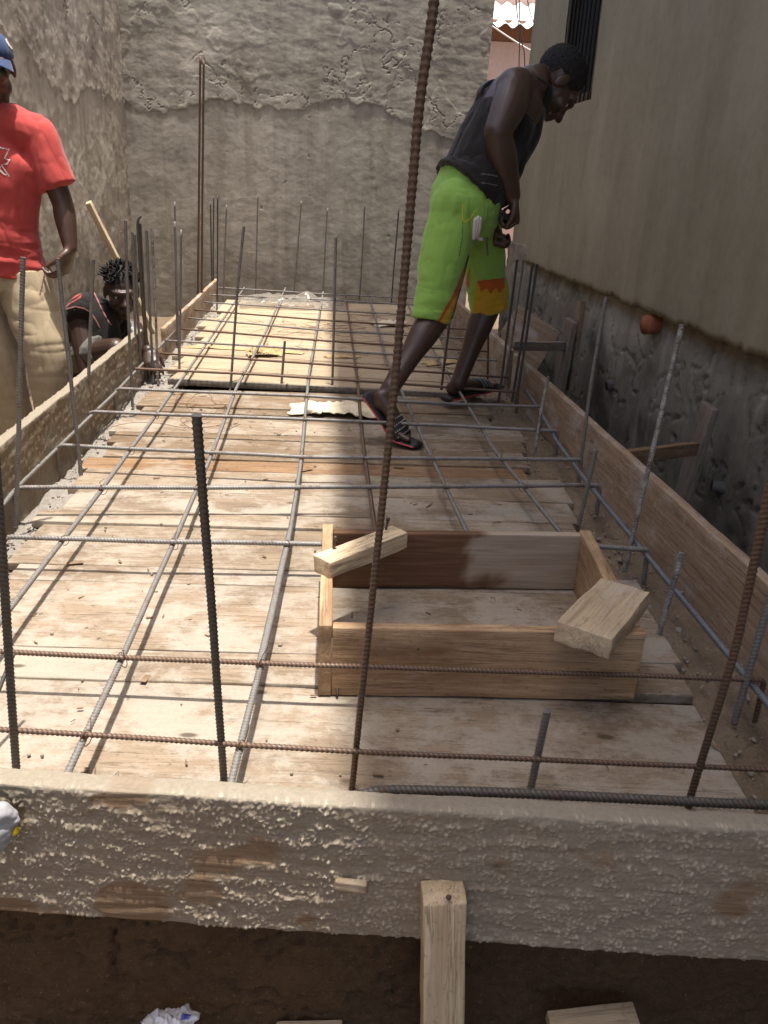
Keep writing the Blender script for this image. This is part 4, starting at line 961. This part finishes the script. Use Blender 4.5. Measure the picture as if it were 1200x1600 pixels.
def foot(heel, ball_, toe, upv, s=1.0, side=1):
    heel, ball_, toe = map(np.asarray, (heel, ball_, toe)); f = _n(ball_-heel); u = _n(np.array(upv)-f*np.dot(upv, f)); r = np.cross(f, u)
    P = [tube([heel+u*.034*s+f*.012*s, heel*.55+ball_*.45+u*.034*s, ball_+u*.02*s], np.array([(.031, .034), (.035, .032), (.043, .018)])*s, side=r, n=16, m=5)]
    g = _n(toe-ball_)
    for k in range(5):
        o = (k-2)*.0175*s*side; Lk = (.058, .052, .047, .04, .032)[k]
        p = ball_+r*o+u*.014*s; P.append(tube([p-f*.02*s, p+g*Lk*.6*s, p+g*Lk*s], np.array([.012, .0105, .0095])*s*(1.25 if k == 0 else .9), n=10, m=3))
    return P

# ---- bending man in green shorts ---------------------------------------
def green_man():
    Fv = np.array([.9, .43, 0]); Rv = np.array([.43, -.9, 0]); Z = np.array([0, 0, 1.])
    rtoe = PZ(647, 690, .03); rball = PZ(622, 678, .045); rheel = PY(583, 624, rball[1]+.05)
    lheel = PZ(703, 618, .06); lball = PZ(755, 606, .055); ltoe = PZ(776, 602, .055)
    rank = PY(610, 606, rball[1]+.06); rkn = PY(688, 486, 3.36); rhip = PY(712, 325, 3.42)
    lank = PY(716, 598, lheel[1]-.0); lkn = PY(768, 468, 3.78); lhip = PY(742, 318, 3.62)
    pel = (rhip+lhip)/2+Z*.03; sp1 = PY(752, 255, 3.55); sp2 = PY(783, 195, 3.6); chest = PY(806, 155, 3.63); nb = PY(838, 125, 3.65)
    hc = PY(868, 131, 3.68); hf = _n(np.array([.46, .06, -.88])); hu = np.array([.88, .08, .46]); HB = headframe(hf, hu); hs = 1.12
    rsh = chest+Rv*.175+np.array([0, 0, .035]); rsh = PY(803, 138, rsh[1]); rel = PY(777, 207, 3.36); rwr = PY(801, 306, 3.42); rkd = PY(806, 345, 3.45)-PY(801, 306, 3.42)
    lsh = chest-Rv*.18+np.array([0, 0, .02]); lel = lsh+np.array([-.02, .06, -.28]); lwr = PY(772, 345, 3.62)
    P = head(hc, HB, hs)
    P.append(tube([chest+(nb-chest)*.4, nb, hc-HB[2]*.05*hs-HB[1]*.02], (.075, .063, .06), n=16, m=5))
    P.append(tube([pel, sp1, sp2, chest, chest+(nb-chest)*.75], [(.155, .11), (.15, .1), (.165, .115), (.165, .11), (.09, .075)], side=Rv, n=22, m=6))
    P.append(tube([lsh, chest+(nb-chest)*.35, rsh], (.062, .075, .062), n=16, m=5))
    P.append(ball(rsh, .074)); P.append(ball(lsh, .064))
    # shoulder blade on the turned back
    P.append(ball(chest+Rv*.09-Fv*.07+Z*.055, (.06, .05, .05)))
    P.append(tube([rsh, rsh*.55+rel*.45+Rv*.012, rel], (.07, .07, .054), n=16, m=5)); P.append(tube([rel, rel*.65+rwr*.35, rel*.2+rwr*.8, rwr], (.053, .057, .041, .033), n=16, m=5))
    P.append(tube([lsh, (lsh+lel)/2, lel], (.058, .055, .044), n=14, m=5)); P.append(tube([lel, lel*.6+lwr*.4, lwr], (.044, .045, .028), n=14, m=5))
    P += hand(rwr, rkd, np.array([-.8, -.05, .1]), -1, (1.25, 1.5, .95), 1.1)
    P += hand(lwr, np.array([.1, -.15, -1]), np.array([.9, -.1, .1]), 1, (1.2, 1.5, .95), 1.05)
    P.append(tube([rhip, (rhip+rkn)/2, rkn], (.095, .085, .062), n=16, m=5)); P.append(tube([lhip, (lhip+lkn)/2, lkn], (.095, .085, .062), n=16, m=5))
    for kn, an, sd in ((rkn, rank, 1), (lkn, lank, -1)):
        bk = np.array([-.6, -.25, 0]); P.append(tube([kn, kn*.7+an*.3+bk*.012, kn*.4+an*.6+bk*.006, an], (.06, .061, .046, .038), n=16, m=6)); P.append(ball(an, .04))
    P += foot(rheel, rball, rtoe, (.15, -.1, 1), 1.0, -1); P.append(tube([rank, rheel*.7+rball*.3+Z*.03], (.038, .036), n=14, m=4))
    P += foot(lheel, lball, ltoe, (0, 0, 1), 1.0, -1); P.append(tube([lank, lheel*.8+lball*.2+Z*.035], (.038, .038), n=14, m=4))
    V, F = fuse(P, .0052, 5)
    body = obj('person', V, F, SKIN1, origin=PZ(690, 650, 0))
    tag(body, 'man in black tank top and green shorts bending forward on the deck', 'person')
    eyes(hc, HB, hs, body)
    # cropped hair
    T = lambda *p: hc+hs*(np.array(p) @ HB)
    hv, hfc = fuse([ball(T(0, -.022, .036), np.array([.083, .1, .09])*hs, 20, HB)], .004, 2)
    loc = (hv-hc) @ HB.T/hs; keep = (loc[:, 2] > .012-.35*np.minimum(0, loc[:, 1])*0) & (loc[:, 1] < .062) | ((loc[:, 1] < -.045) & (loc[:, 2] > -.035))
    fk = [f for f in hfc if all(keep[i] for i in f)]; hv = wrinkle(hv, hfc, .004, 130, 2); obj('hair', hv, fk, HAIR, body)
    # tank top
    bot = [PY(716, 296, 3.5)]; wc = (pel+sp1)/2
    tb = PY(722, 300, 3.52); top = [tube([tb, wc, sp1, sp2, sp2*.5+chest*.5-Fv*.0], [(.192, .155), (.186, .146), (.172, .13), (.178, .13), (.14, .112)], side=Rv, n=24, m=6, round_ends=False)]
    for sd in (1, -1): top.append(tube([sp2+Rv*sd*.08-Fv*.10+Z*.03, chest+Rv*sd*.075-Fv*.085+Z*.06, nb+Rv*sd*.075-Z*.025, chest+Rv*sd*.08+Fv*.10-Z*.03], .013, side=Rv, n=12, m=5))
    top.append(tube([chest+Fv*.05-Z*.05, sp2+Fv*.07-Z*.04, sp1+Fv*.06-Z*.06, sp1+Fv*.08-Z*.13], [(.12, .07), (.14, .08), (.14, .08), (.11, .05)], side=Rv, n=18, m=5))
    tv, tf = fuse(top, .006, 4); tv = wrinkle(tv, tf, .007, 9, 3, (1, 1, .5), 2); tv = crease(tv, tf, .012, 7, (1.3, 1.3, .5), 5)
    obj('tank_top', tv, tf, C_BLACK, body)
    for k in range(7):
        y = 272+k*7; pz = [(752, y), (764, y+1), (778, y+4)]; decal('print', (tv, tf), strip(pz, 1.6), C_GREY, body, .002, 1.0) if k in (0, 2) else None
    # shorts
    waist = pel+Z*.05; hemr = PY(672, 502, 3.33); heml = PY(766, 480, 3.78)
    sh = [tube([waist+_n(sp1-pel)*.02, pel, pel-Z*.06], [(.155, .12), (.177, .14), (.168, .138)], side=Rv, n=24, m=5)]
    sh.append(tube([rhip-Z*.02, rhip*.6+hemr*.4+np.array([-.005, 0, 0]), rhip*.25+hemr*.75, hemr], [(.105, .108), (.1, .102), (.088, .094), (.08, .088)], side=Rv, n=22, m=6, round_ends=False))
    sh.append(tube([lhip-Z*.02, lhip*.6+heml*.4, lhip*.25+heml*.75, heml], [(.105, .108), (.1, .102), (.092, .096), (.09, .094)], side=Rv, n=22, m=6, round_ends=False))
    sh += [ball(pel-Fv*.045-Z*.05+Rv*.06, (.12, .12, .13)), ball(rhip, .112), ball(lhip, .112)]
    sv, sf = fuse(sh, .0055, 4); sv = wrinkle(sv, sf, .006, 7, 3, (1, 1, 1.2), 4); low = smooth(.75, .5, sv[:, 2])
    sv = crease(sv, sf, .008, 7, (1.5, 1.5, .5), 3, 1-.7*low); sv = crease(sv, sf, .009, 9, (.6, .6, 1.7), 8, low)
    obj('shorts', sv, sf, C_GREEN, body)
    T_ = (sv, sf)
    decal('flame_print', T_, [(727, 412), (722, 450), (712, 480), (700, 500), (690, 513), (680, 509), (690, 490), (705, 465), (718, 435)], C_ORANGE, body, .0018, 1.4)
    decal('flame_print', T_, [(712, 462), (708, 485), (700, 502), (692, 512), (684, 510), (694, 492), (704, 474)], C_YELLOW, body, .003, 1.4)
    decal('flame_print', T_, [(735, 415), (733, 445), (722, 475), (706, 505), (700, 508), (716, 480), (726, 450), (731, 430)], C_ORANGE, body, .0018, 1.4)
    decal('hem_print', T_, [(745, 440), (758, 446), (770, 440), (792, 444), (793, 497), (738, 497), (742, 460)], C_YELLOW, body, .0018, 1.5)
    decal('flame_print', T_, [(746, 438), (788, 434), (788, 448), (780, 458), (774, 449), (766, 459), (760, 449), (752, 456)], C_ORANGE, body, .003, 1.3)
    decal('pocket_seam', T_, strip([(723, 318), (723, 345), (727, 347), (735, 340), (742, 328)], 1.4), C_LIME, body, .002, 1.0)
    decal('side_seam', T_, strip([(723, 345), (722, 370), (717, 400)], 1.3), cloth('dark_green_seam', (.07, .25, .03)), body, .002, 1.0)
    for q in ([(747, 340), (746, 352), (743, 366), (746, 372), (752, 374)], [(743, 343), (741, 356), (740, 372)], [(750, 342), (749, 356), (746, 368)]):
        bv = BVHTree.FromPolygons([Vector(v) for v in sv], sf); pts = []
        for x, y in q:
            d = Vector(M @ _ray(x, y)).normalized(); h = bv.ray_cast(Vector(CP), d); pts.append(np.array(h[0])-np.array(d)*.008 if h[0] else PY(x, y, 3.38))
        v, f = tube(pts, .0075, n=8, m=4); obj('drawstring', v, f, C_WHITE, body)
    # slide sandals
    def slide(heel, ball_, toe, label, upv):
        f1 = _n(ball_-heel); u = _n(np.array(upv)-f1*np.dot(upv, f1)); r = np.cross(f1, u); mid = heel*.5+ball_*.5
        path = [heel-f1*.025-u*.012, mid-u*.012, ball_-u*.012, toe+_n(toe-ball_)*.02-Z*.008]
        rad = [(.039, .016), (.04, .015), (.052, .014), (.038, .012)]
        v, f = tube(path, rad, side=r, n=20, m=6); s = obj('sandal', v, f, RUBBER, body)
        v, f = tube([p-u*.001 for p in path], [(a+.005, .006) for a, b in rad], side=r, n=20, m=6); obj('sole_trim', v, f, RUBRED, s)
        # broad studded strap arching over the forefoot
        st = []; c0 = mid*.25+ball_*.75; ths = np.linspace(-1.75, 1.75, 17); wv = np.linspace(-.045, .045, 9); pts = []
        for t in ths:
            for q in wv: pts.append(c0+f1*q+r*math.sin(t)*.052+u*(math.cos(t)*.036+.016-(.25*max(q, 0)+.0)))
        pts = np.array(pts); n1, n2 = len(ths), len(wv); idx = np.arange(n1*n2).reshape(n1, n2); F_ = np.stack([idx[:-1, :-1], idx[1:, :-1], idx[1:, 1:], idx[:-1, 1:]], -1).reshape(-1, 4).tolist()
        N_ = vnormals(pts, F_); out = np.sign(np.einsum('ij,ij->i', N_, pts-c0)).mean(); N_ = N_*(1 if out > 0 else -1); k = len(pts); P2 = np.vstack([pts, pts+N_*.004]); F2_ = F_+[tuple(i+k for i in f[::-1]) for f in F_]
        ring = list(idx[:, 0])+list(idx[-1, 1:])+list(idx[-2::-1, -1])+list(idx[0, -2:0:-1])
        for i in range(len(ring)): a, b = ring[i], ring[(i+1) % len(ring)]; F2_.append((a, a+k, b+k, b))
        so = obj('strap', P2, F2_, RUBBER, s)
        studs = [ball(P2[k+i], .0034, 6) for i in idx[2:-2:1, 1:-1:2].ravel()]; v, f = merge(studs); obj('stud_pattern', v, f, STUD, s)
    slide(rheel, rball, rtoe, '', (.15, -.1, 1)); slide(lheel, lball, ltoe, '', (0, 0, 1))
    # rods held in both hands
    parts = []; r = np.random.default_rng(5); g1 = rwr+_n(rkd)*.075+np.array([-.02, 0, 0]); g2 = lwr+np.array([.03, 0, -.075])
    return rwr, rkd, lwr
g_rwr, g_rkd, g_lwr = green_man()
def bundle():
    r = np.random.default_rng(5); a = g_rwr+_n(g_rkd)*.098+np.array([-.028, 0, 0]); b = PY(738, 300, 3.42); parts = []
    for k in range(16):
        o = r.uniform(-.016, .016, 3); o2 = r.uniform(-.03, .03, 3); o2[2] = (k-8)*.007; parts.append(tube([a+(a-b)*.06+o*.5, a*.5+b*.5+o, b+o2], .0045, n=7, m=3))
    p = PY(757, 330, 3.45); parts.append(tube([p, PY(762, 398, 3.42)], .004, n=7, m=2)); V, F = merge(parts)
    tag(obj('rod_bundle', V, F, S_DARK, attrs={'rib': np.zeros(len(V))}), 'bundle of short dark rods gripped by the bending man', 'rods')
bundle()

# ---- standing man in red shirt ------------------------------------------
def red_man():
    Y = 3.62; Z = np.array([0, 0, 1.]); Rv = np.array([-1, .12, 0]); Rv = _n(Rv); Fv = np.array([.12, -1, 0]); Fv = _n(Fv)   # faces the camera; Rv = his right
    cx = lambda x, y, dY=0: PY(x, y, Y+dY)
    hc = cx(-14, 104); HB = headframe((.22, -1, -.12), (0, 0, 1)); nb = cx(-10, 176); chest = cx(-18, 240); sp = cx(-16, 330); pel = cx(-12, 420)
    lsh = cx(58, 212); lel = cx(98, 318, -.02); lwr = cx(110, 388, -.06); rsh = 2*chest-lsh; rsh[2] = lsh[2]; rel = rsh+np.array([-.06, 0, -.28]); rwr = rel+np.array([.02, -.06, -.24])
    lhip = cx(38, 440); lkn = cx(72, 545, -.06); gz = -.27; lank = np.array([PY(92, 660, Y)[0], Y-.02, gz+.09]); rhip = cx(-55, 440); rkn = cx(2, 570, .02); rkn = PY(-2, 560, Y); rank = np.array([PY(18, 660, Y)[0], Y+.05, gz+.09])
    P = head(hc, HB, 1.02); P.append(tube([chest*.3+nb*.7, nb, hc-Z*.06], (.068, .06, .057), n=16, m=4))
    P.append(tube([pel, sp, chest, nb-Z*.03], [(.15, .105), (.14, .1), (.175, .115), (.08, .07)], side=Rv, n=20, m=5)); P.append(tube([lsh, nb-Z*.06, rsh], (.055, .07, .055), n=14, m=4))
    for a, b, c in ((lsh, lel, lwr), (rsh, rel, rwr)): P.append(tube([a, (a+b)/2, b], (.055, .05, .043), n=14, m=5)); P.append(tube([b, b*.65+c*.35, c], (.043, .044, .029), n=14, m=5))
    P += hand(lwr, np.array([-.35, -.1, -1]), np.array([-1, .1, -.3]), -1, (.7, 1.0, .7), 1.08); P += hand(rwr, (0, 0, -1), (1, 0, 0), 1, (.3, .4, .3))
    for h, k, a in ((lhip, lkn, lank), (rhip, rkn, rank)):
        P.append(tube([h, (h+k)/2, k], (.09, .08, .058), n=14, m=5)); P.append(tube([k, k*.65+a*.35, a], (.056, .055, .038), n=14, m=5))
        P += foot(a+np.array([0, .06, -.085]), a+np.array([.0, -.11, -.085]), a+np.array([0, -.16, -.085]), (0, 0, 1))
        P.append(tube([a, a+np.array([0, .03, -.05])], (.038, .036), n=12, m=3))
    V, F = fuse(P, .0055, 5); body = obj('person', V, F, SKIN2, origin=(pel[0], Y, gz))
    tag(body, 'man in red T-shirt, khaki trousers and navy cap standing by the side wall', 'person'); eyes(hc, HB, 1.02, body)
    # T-shirt
    sl = lsh*.25+lel*.75+np.array([.01, 0, .0]); slr = rsh*.3+rel*.7; hem = pel+Z*.0
    sh = [tube([hem-Z*.01, (hem+sp)/2, sp, chest, nb-Z*.035], [(.215, .15), (.208, .148), (.2, .145), (.205, .14), (.085, .08)], side=Rv, n=26, m=6, round_ends=False),
          tube([lsh-np.array([.07, 0, 0]), lsh, lsh*.6+sl*.4, sl], (.07, .08, .08, .08), n=18, m=5, round_ends=False), tube([rsh, slr], (.085, .095), n=16, m=5, round_ends=False), tube([lsh, nb-Z*.045, rsh], (.084, .094, .084), n=16, m=5)]
    sv, sf = fuse(sh, .006, 6); sv = wrinkle(sv, sf, .011, 5, 3, (1, 1, .6), 3); sv = crease(sv, sf, .010, 5, (1.6, 1.6, .35), 9); sv = crease(sv, sf, .004, 12, (1.2, 1.2, .5), 21)
    N = vnormals(sv, sf); lo = smooth(sp[2]+.05, hem[2], sv[:, 2]); sv = sv+N*(.010*lo*fbm(np.c_[sv[:, 0]*5+sv[:, 2]*9, sv[:, 1]*5, sv[:, 2]*22], 2))[:, None]
    obj('t_shirt', sv, sf, C_RED, body)
    decal('emblem', (sv, sf), strip([(-14, 231), (0, 231), (14, 234), (7, 248), (15, 250), (11, 256), (2, 258), (15, 276), (6, 272), (-4, 262)], 1.9), C_WHITE, body, .002, 1.0)
    decal('emblem', (sv, sf), strip([(-14, 248), (-6, 252), (0, 262), (-8, 270)], 1.9), C_WHITE, body, .002, 1.0)
    # trousers
    tr = [tube([pel+Z*.07, pel, pel-Z*.08], [(.165, .125), (.175, .135), (.17, .135)], side=Rv, n=22, m=4, round_ends=False)]
    for h, k, a, e in ((lhip, lkn, lank, .0), (rhip, rkn, rank, .0)): tr.append(tube([h+Z*.03, h*.5+k*.5, k, k*.4+a*.6, a-Z*.03], [(.118, .125), (.112, .115), (.102, .1), (.09, .09), (.085, .088)], side=Rv, n=20, m=6, round_ends=False))
    tv, tf = fuse(tr, .006, 5); tv = wrinkle(tv, tf, .007, 6, 2, (1, 1, .6), 13); tv = crease(tv, tf, .006, 5.5, (.5, .5, 1.5), 17); tv = crease(tv, tf, .006, 7, (1.8, 1.8, .3), 27); obj('trousers', tv, tf, C_KHAKI, body)
    decal('pocket_seam', (tv, tf), strip([(78, 412), (70, 425), (62, 460)], 1.6), cloth('dark_khaki_seam', (.2, .14, .08)), body, .002, 1.2)
    for a, ty in ((lank, 0), (rank, 1)):
        q = [a+np.array([0, .08, -.075]), a+np.array([0, -.04, -.07]), a+np.array([0, -.15, -.075])]; v, f = fuse([tube(q, [(.042, .035), (.046, .036), (.044, .024)], side=(1, 0, 0), n=16, m=5), ball(a+np.array([0, .03, -.04]), .046)], .006, 4); obj('shoe', v, f, RUBBER, body)
    # cap
    T = lambda *p: hc+1.02*(np.array(p) @ HB); cv, cf = fuse([ball(T(0, -.012, .048), np.array([.088, .105, .082]), 20, HB)], .004, 2)
    loc = (cv-hc) @ HB.T; fk = [f for f in cf if all(loc[i, 2] > .03 for i in f)]; cap = obj('cap', cv, fk, C_NAVY, body)
    bx = []; nu, nv = 17, 9
    for i in range(nu):
        t = -1.15+2.3*i/(nu-1)
        for j in range(nv):
            q = j/(nv-1); rr = .086+q*.075*math.cos(t)**.8; bx.append(T(math.sin(t)*(.084+.012*q), .0+math.cos(t)*(.09)+q*.072*max(0, math.cos(t))**.6, .04-.02*q-.03*math.sin(t)**2*(.6+.6*q)))
    bx = np.array(bx); idx = np.arange(nu*nv).reshape(nu, nv); F_ = np.stack([idx[:-1, :-1], idx[1:, :-1], idx[1:, 1:], idx[:-1, 1:]], -1).reshape(-1, 4).tolist(); k = len(bx)
    P2 = np.vstack([bx, bx-np.array([0, 0, .005])]); F2_ = F_+[tuple(i+k for i in f[::-1]) for f in F_]; ring = list(idx[:, 0])+list(idx[-1, 1:])+list(idx[-2::-1, -1])+list(idx[0, -2:0:-1])
    for i in range(len(ring)): a, b = ring[i], ring[(i+1) % len(ring)]; F2_.append((a, a+k, b+k, b))
    obj('brim', P2, F2_, C_NAVY, cap)
    tg = (cv, cf)
    decal('emblem', tg, strip([(9, 63), (11, 58), (16, 57), (20, 62), (23, 70), (24, 76)], 2.6), C_CREAM, cap, .002, .8); decal('emblem', tg, strip([(9, 63), (13, 70), (18, 76), (23, 77)], 2.2), C_CREAM, cap, .002, .8); decal('emblem', tg, strip([(16, 60), (15, 66), (19, 69), (18, 75)], 1.8), C_CREAM, cap, .0025, .8)
red_man()

# ---- crouching man --------------------------------------------------------
def crouch_man():
    Y = 4.9; Z = np.array([0, 0, 1.]); cx = lambda x, y, dY=0: PY(x, y, Y+dY)
    hc = cx(190, 456, -.12); HB = headframe((.38, -1, -.25), (.05, -.1, 1)); Fv = _n(np.array([.5, -.85, 0])); Rv = np.array([-.85, -.5, 0]); hs = 1.17
    nb = cx(170, 505, -.02); chest = cx(160, 535, .05); pel = np.array([cx(120, 600, .25)[0], Y+.22, -.1]); sp = (chest*.5+pel*.5)+np.array([-.03, .05, .02])
    rsh = cx(127, 506, -.1); lsh = cx(205, 515, .16); rel = cx(140, 585, -.22); rwr = cx(196, 560, -.22); lel = cx(228, 570, -.05); lwr = PX(232, 548, XL+.03)
    rkn = cx(182, 545, -.34); lkn = cx(212, 552, .05); gz = -.27; rank = np.array([rkn[0]-.08, rkn[1]+.2, gz+.08]); lank = np.array([lkn[0]-.1, lkn[1]+.2, gz+.08]); rhip = pel+Rv*.1; lhip = pel-Rv*.1
    P = head(hc, HB, hs); P.append(tube([chest*.3+nb*.7, nb, hc-Z*.055+np.array([0, .02, 0])], (.07, .063, .06), n=16, m=4))
    P.append(tube([pel, sp, chest, nb-Z*.01], [(.15, .11), (.15, .11), (.17, .12), (.085, .075)], side=Rv, n=20, m=5)); P.append(tube([lsh, nb*.6+chest*.4, rsh], (.06, .075, .065), n=14, m=4)); P.append(ball(rsh, .08))
    for a, b, c in ((rsh, rel, rwr), (lsh, lel, lwr)): P.append(tube([a, (a+b)/2, b], (.075, .07, .055), n=14, m=5)); P.append(tube([b, b*.65+c*.35, c], (.052, .05, .033), n=14, m=5))
    P += hand(rwr, (1, .05, .1), (0, -.2, -1), -1, (.4, .5, .3)); P += hand(lwr, (.25, -.6, -.35), (.3, -.2, -1), 1, (.35, .6, .4), 1.0)
    for h, k, a in ((rhip, rkn, rank), (lhip, lkn, lank)):
        P.append(tube([h, (h+k)/2, k], (.09, .08, .062), n=14, m=5)); P.append(tube([k, k*.6+a*.4, a], (.06, .055, .038), n=14, m=5)); P += foot(a+np.array([-.03, .05, -.075]), a+np.array([.06, -.09, -.075]), a+np.array([.08, -.13, -.075]), (0, 0, 1))
    V, F = fuse(P, .0052, 5); body = obj('person', V, F, SKIN3, origin=(pel[0], pel[1], gz)); tag(body, 'man in black and red sleeveless top crouching behind the left form board', 'person'); eyes(hc, HB, hs, body)
    # twisted hair
    T = lambda *p: hc+hs*(np.array(p) @ HB); hv, hf = fuse([ball(T(0, -.02, .045), np.array([.083, .098, .082])*hs, 18, HB)], .005, 2); loc = (hv-hc) @ HB.T/hs
    keep = (loc[:, 2] > .055-.35*np.maximum(0, -loc[:, 1])) & (loc[:, 2] > .0); parts = [(hv, [f for f in hf if all(keep[i] for i in f)])]; r = np.random.default_rng(2)
    for k in range(230):
        d = r.normal(size=3); d[2] = abs(d[2])*.9+.15; d = _n(d); 
        if d[1] > .75: continue
        p = T(0, -.02, .045)+hs*((d*np.array([.08, .095, .08])) @ HB); dv = _n((d @ HB)+r.normal(size=3)*.3+Z*.35); parts.append(tube([p, p+dv*.016, p+dv*.03+r.normal(size=3)*.005], (.006, .0058, .003), n=6, m=2))
    V, F = merge(parts); obj('hair', V, F, HAIR, body)
    tp = [tube([pel+Z*.03, sp, chest, chest*.4+nb*.6], [(.17, .13), (.172, .132), (.19, .138), (.13, .1)], side=Rv, n=22, m=5, round_ends=False), tube([chest+Rv*.12, (chest+Rv*.1)*.25+rsh*.75+Z*.004, rsh*.4+nb*.6+Z*.01, nb+Rv*.06], (.1, .09, .085, .07), n=14, m=4), tube([chest-Rv*.1, lsh*.7+chest*.3, lsh*.4+nb*.6, nb-Rv*.06], (.09, .078, .075, .066), n=14, m=4)]
    tp.append(tube([cx(110, 492, -.13), cx(126, 482, -.12), cx(146, 480, -.06), cx(160, 500, -.1), cx(166, 540, -.12)], [.045, .075, .085, .09, .1], n=16, m=5)); tv, tf = fuse(tp, .006, 4); tv = crease(tv, tf, .01, 8, (1, 1, .6), 2); obj('tank_top', tv, tf, C_BLACK, body); T_ = (tv, tf)
    full = merge([(tv, tf), (body_verts(body))])
    decal('red_stripe', T_, [(100, 478), (108, 474), (120, 467), (128, 460), (126, 466), (112, 474), (104, 480), (101, 486)], C_DKRED, body, .002, 1.0); decal('red_stripe', T_, [(104, 470), (118, 462), (128, 456), (124, 462), (108, 471)], C_DKRED, body, .002, 1.0)
    decal('neck_trim', T_, strip([(146, 456), (152, 468), (160, 485), (168, 500), (174, 508)], 1.7), C_PINK, body, .0025, .8); decal('armhole_trim', T_, strip([(104, 483), (118, 479), (132, 482), (142, 488), (150, 500), (156, 512)], 1.7), C_PINK, body, .0025, .8)
    so = [tube([pel+Z*.02, pel-Z*.04], [(.17, .14), (.165, .14)], side=Rv, n=18, m=4)]
    for h, k in ((rhip, rkn), (lhip, lkn)): so.append(tube([h, h*.5+k*.5, h*.22+k*.78], (.112, .105, .088), n=16, m=5, round_ends=False))
    sv, sf = fuse(so, .006, 4); obj('shorts', wrinkle(sv, sf, .006, 11, 3), sf, C_GREY, body)
def body_verts(o):
    l = np.array(world_loc(o)); return np.array([v.co for v in o.data.vertices])+l, [tuple(p.vertices) for p in o.data.polygons]
crouch_man()
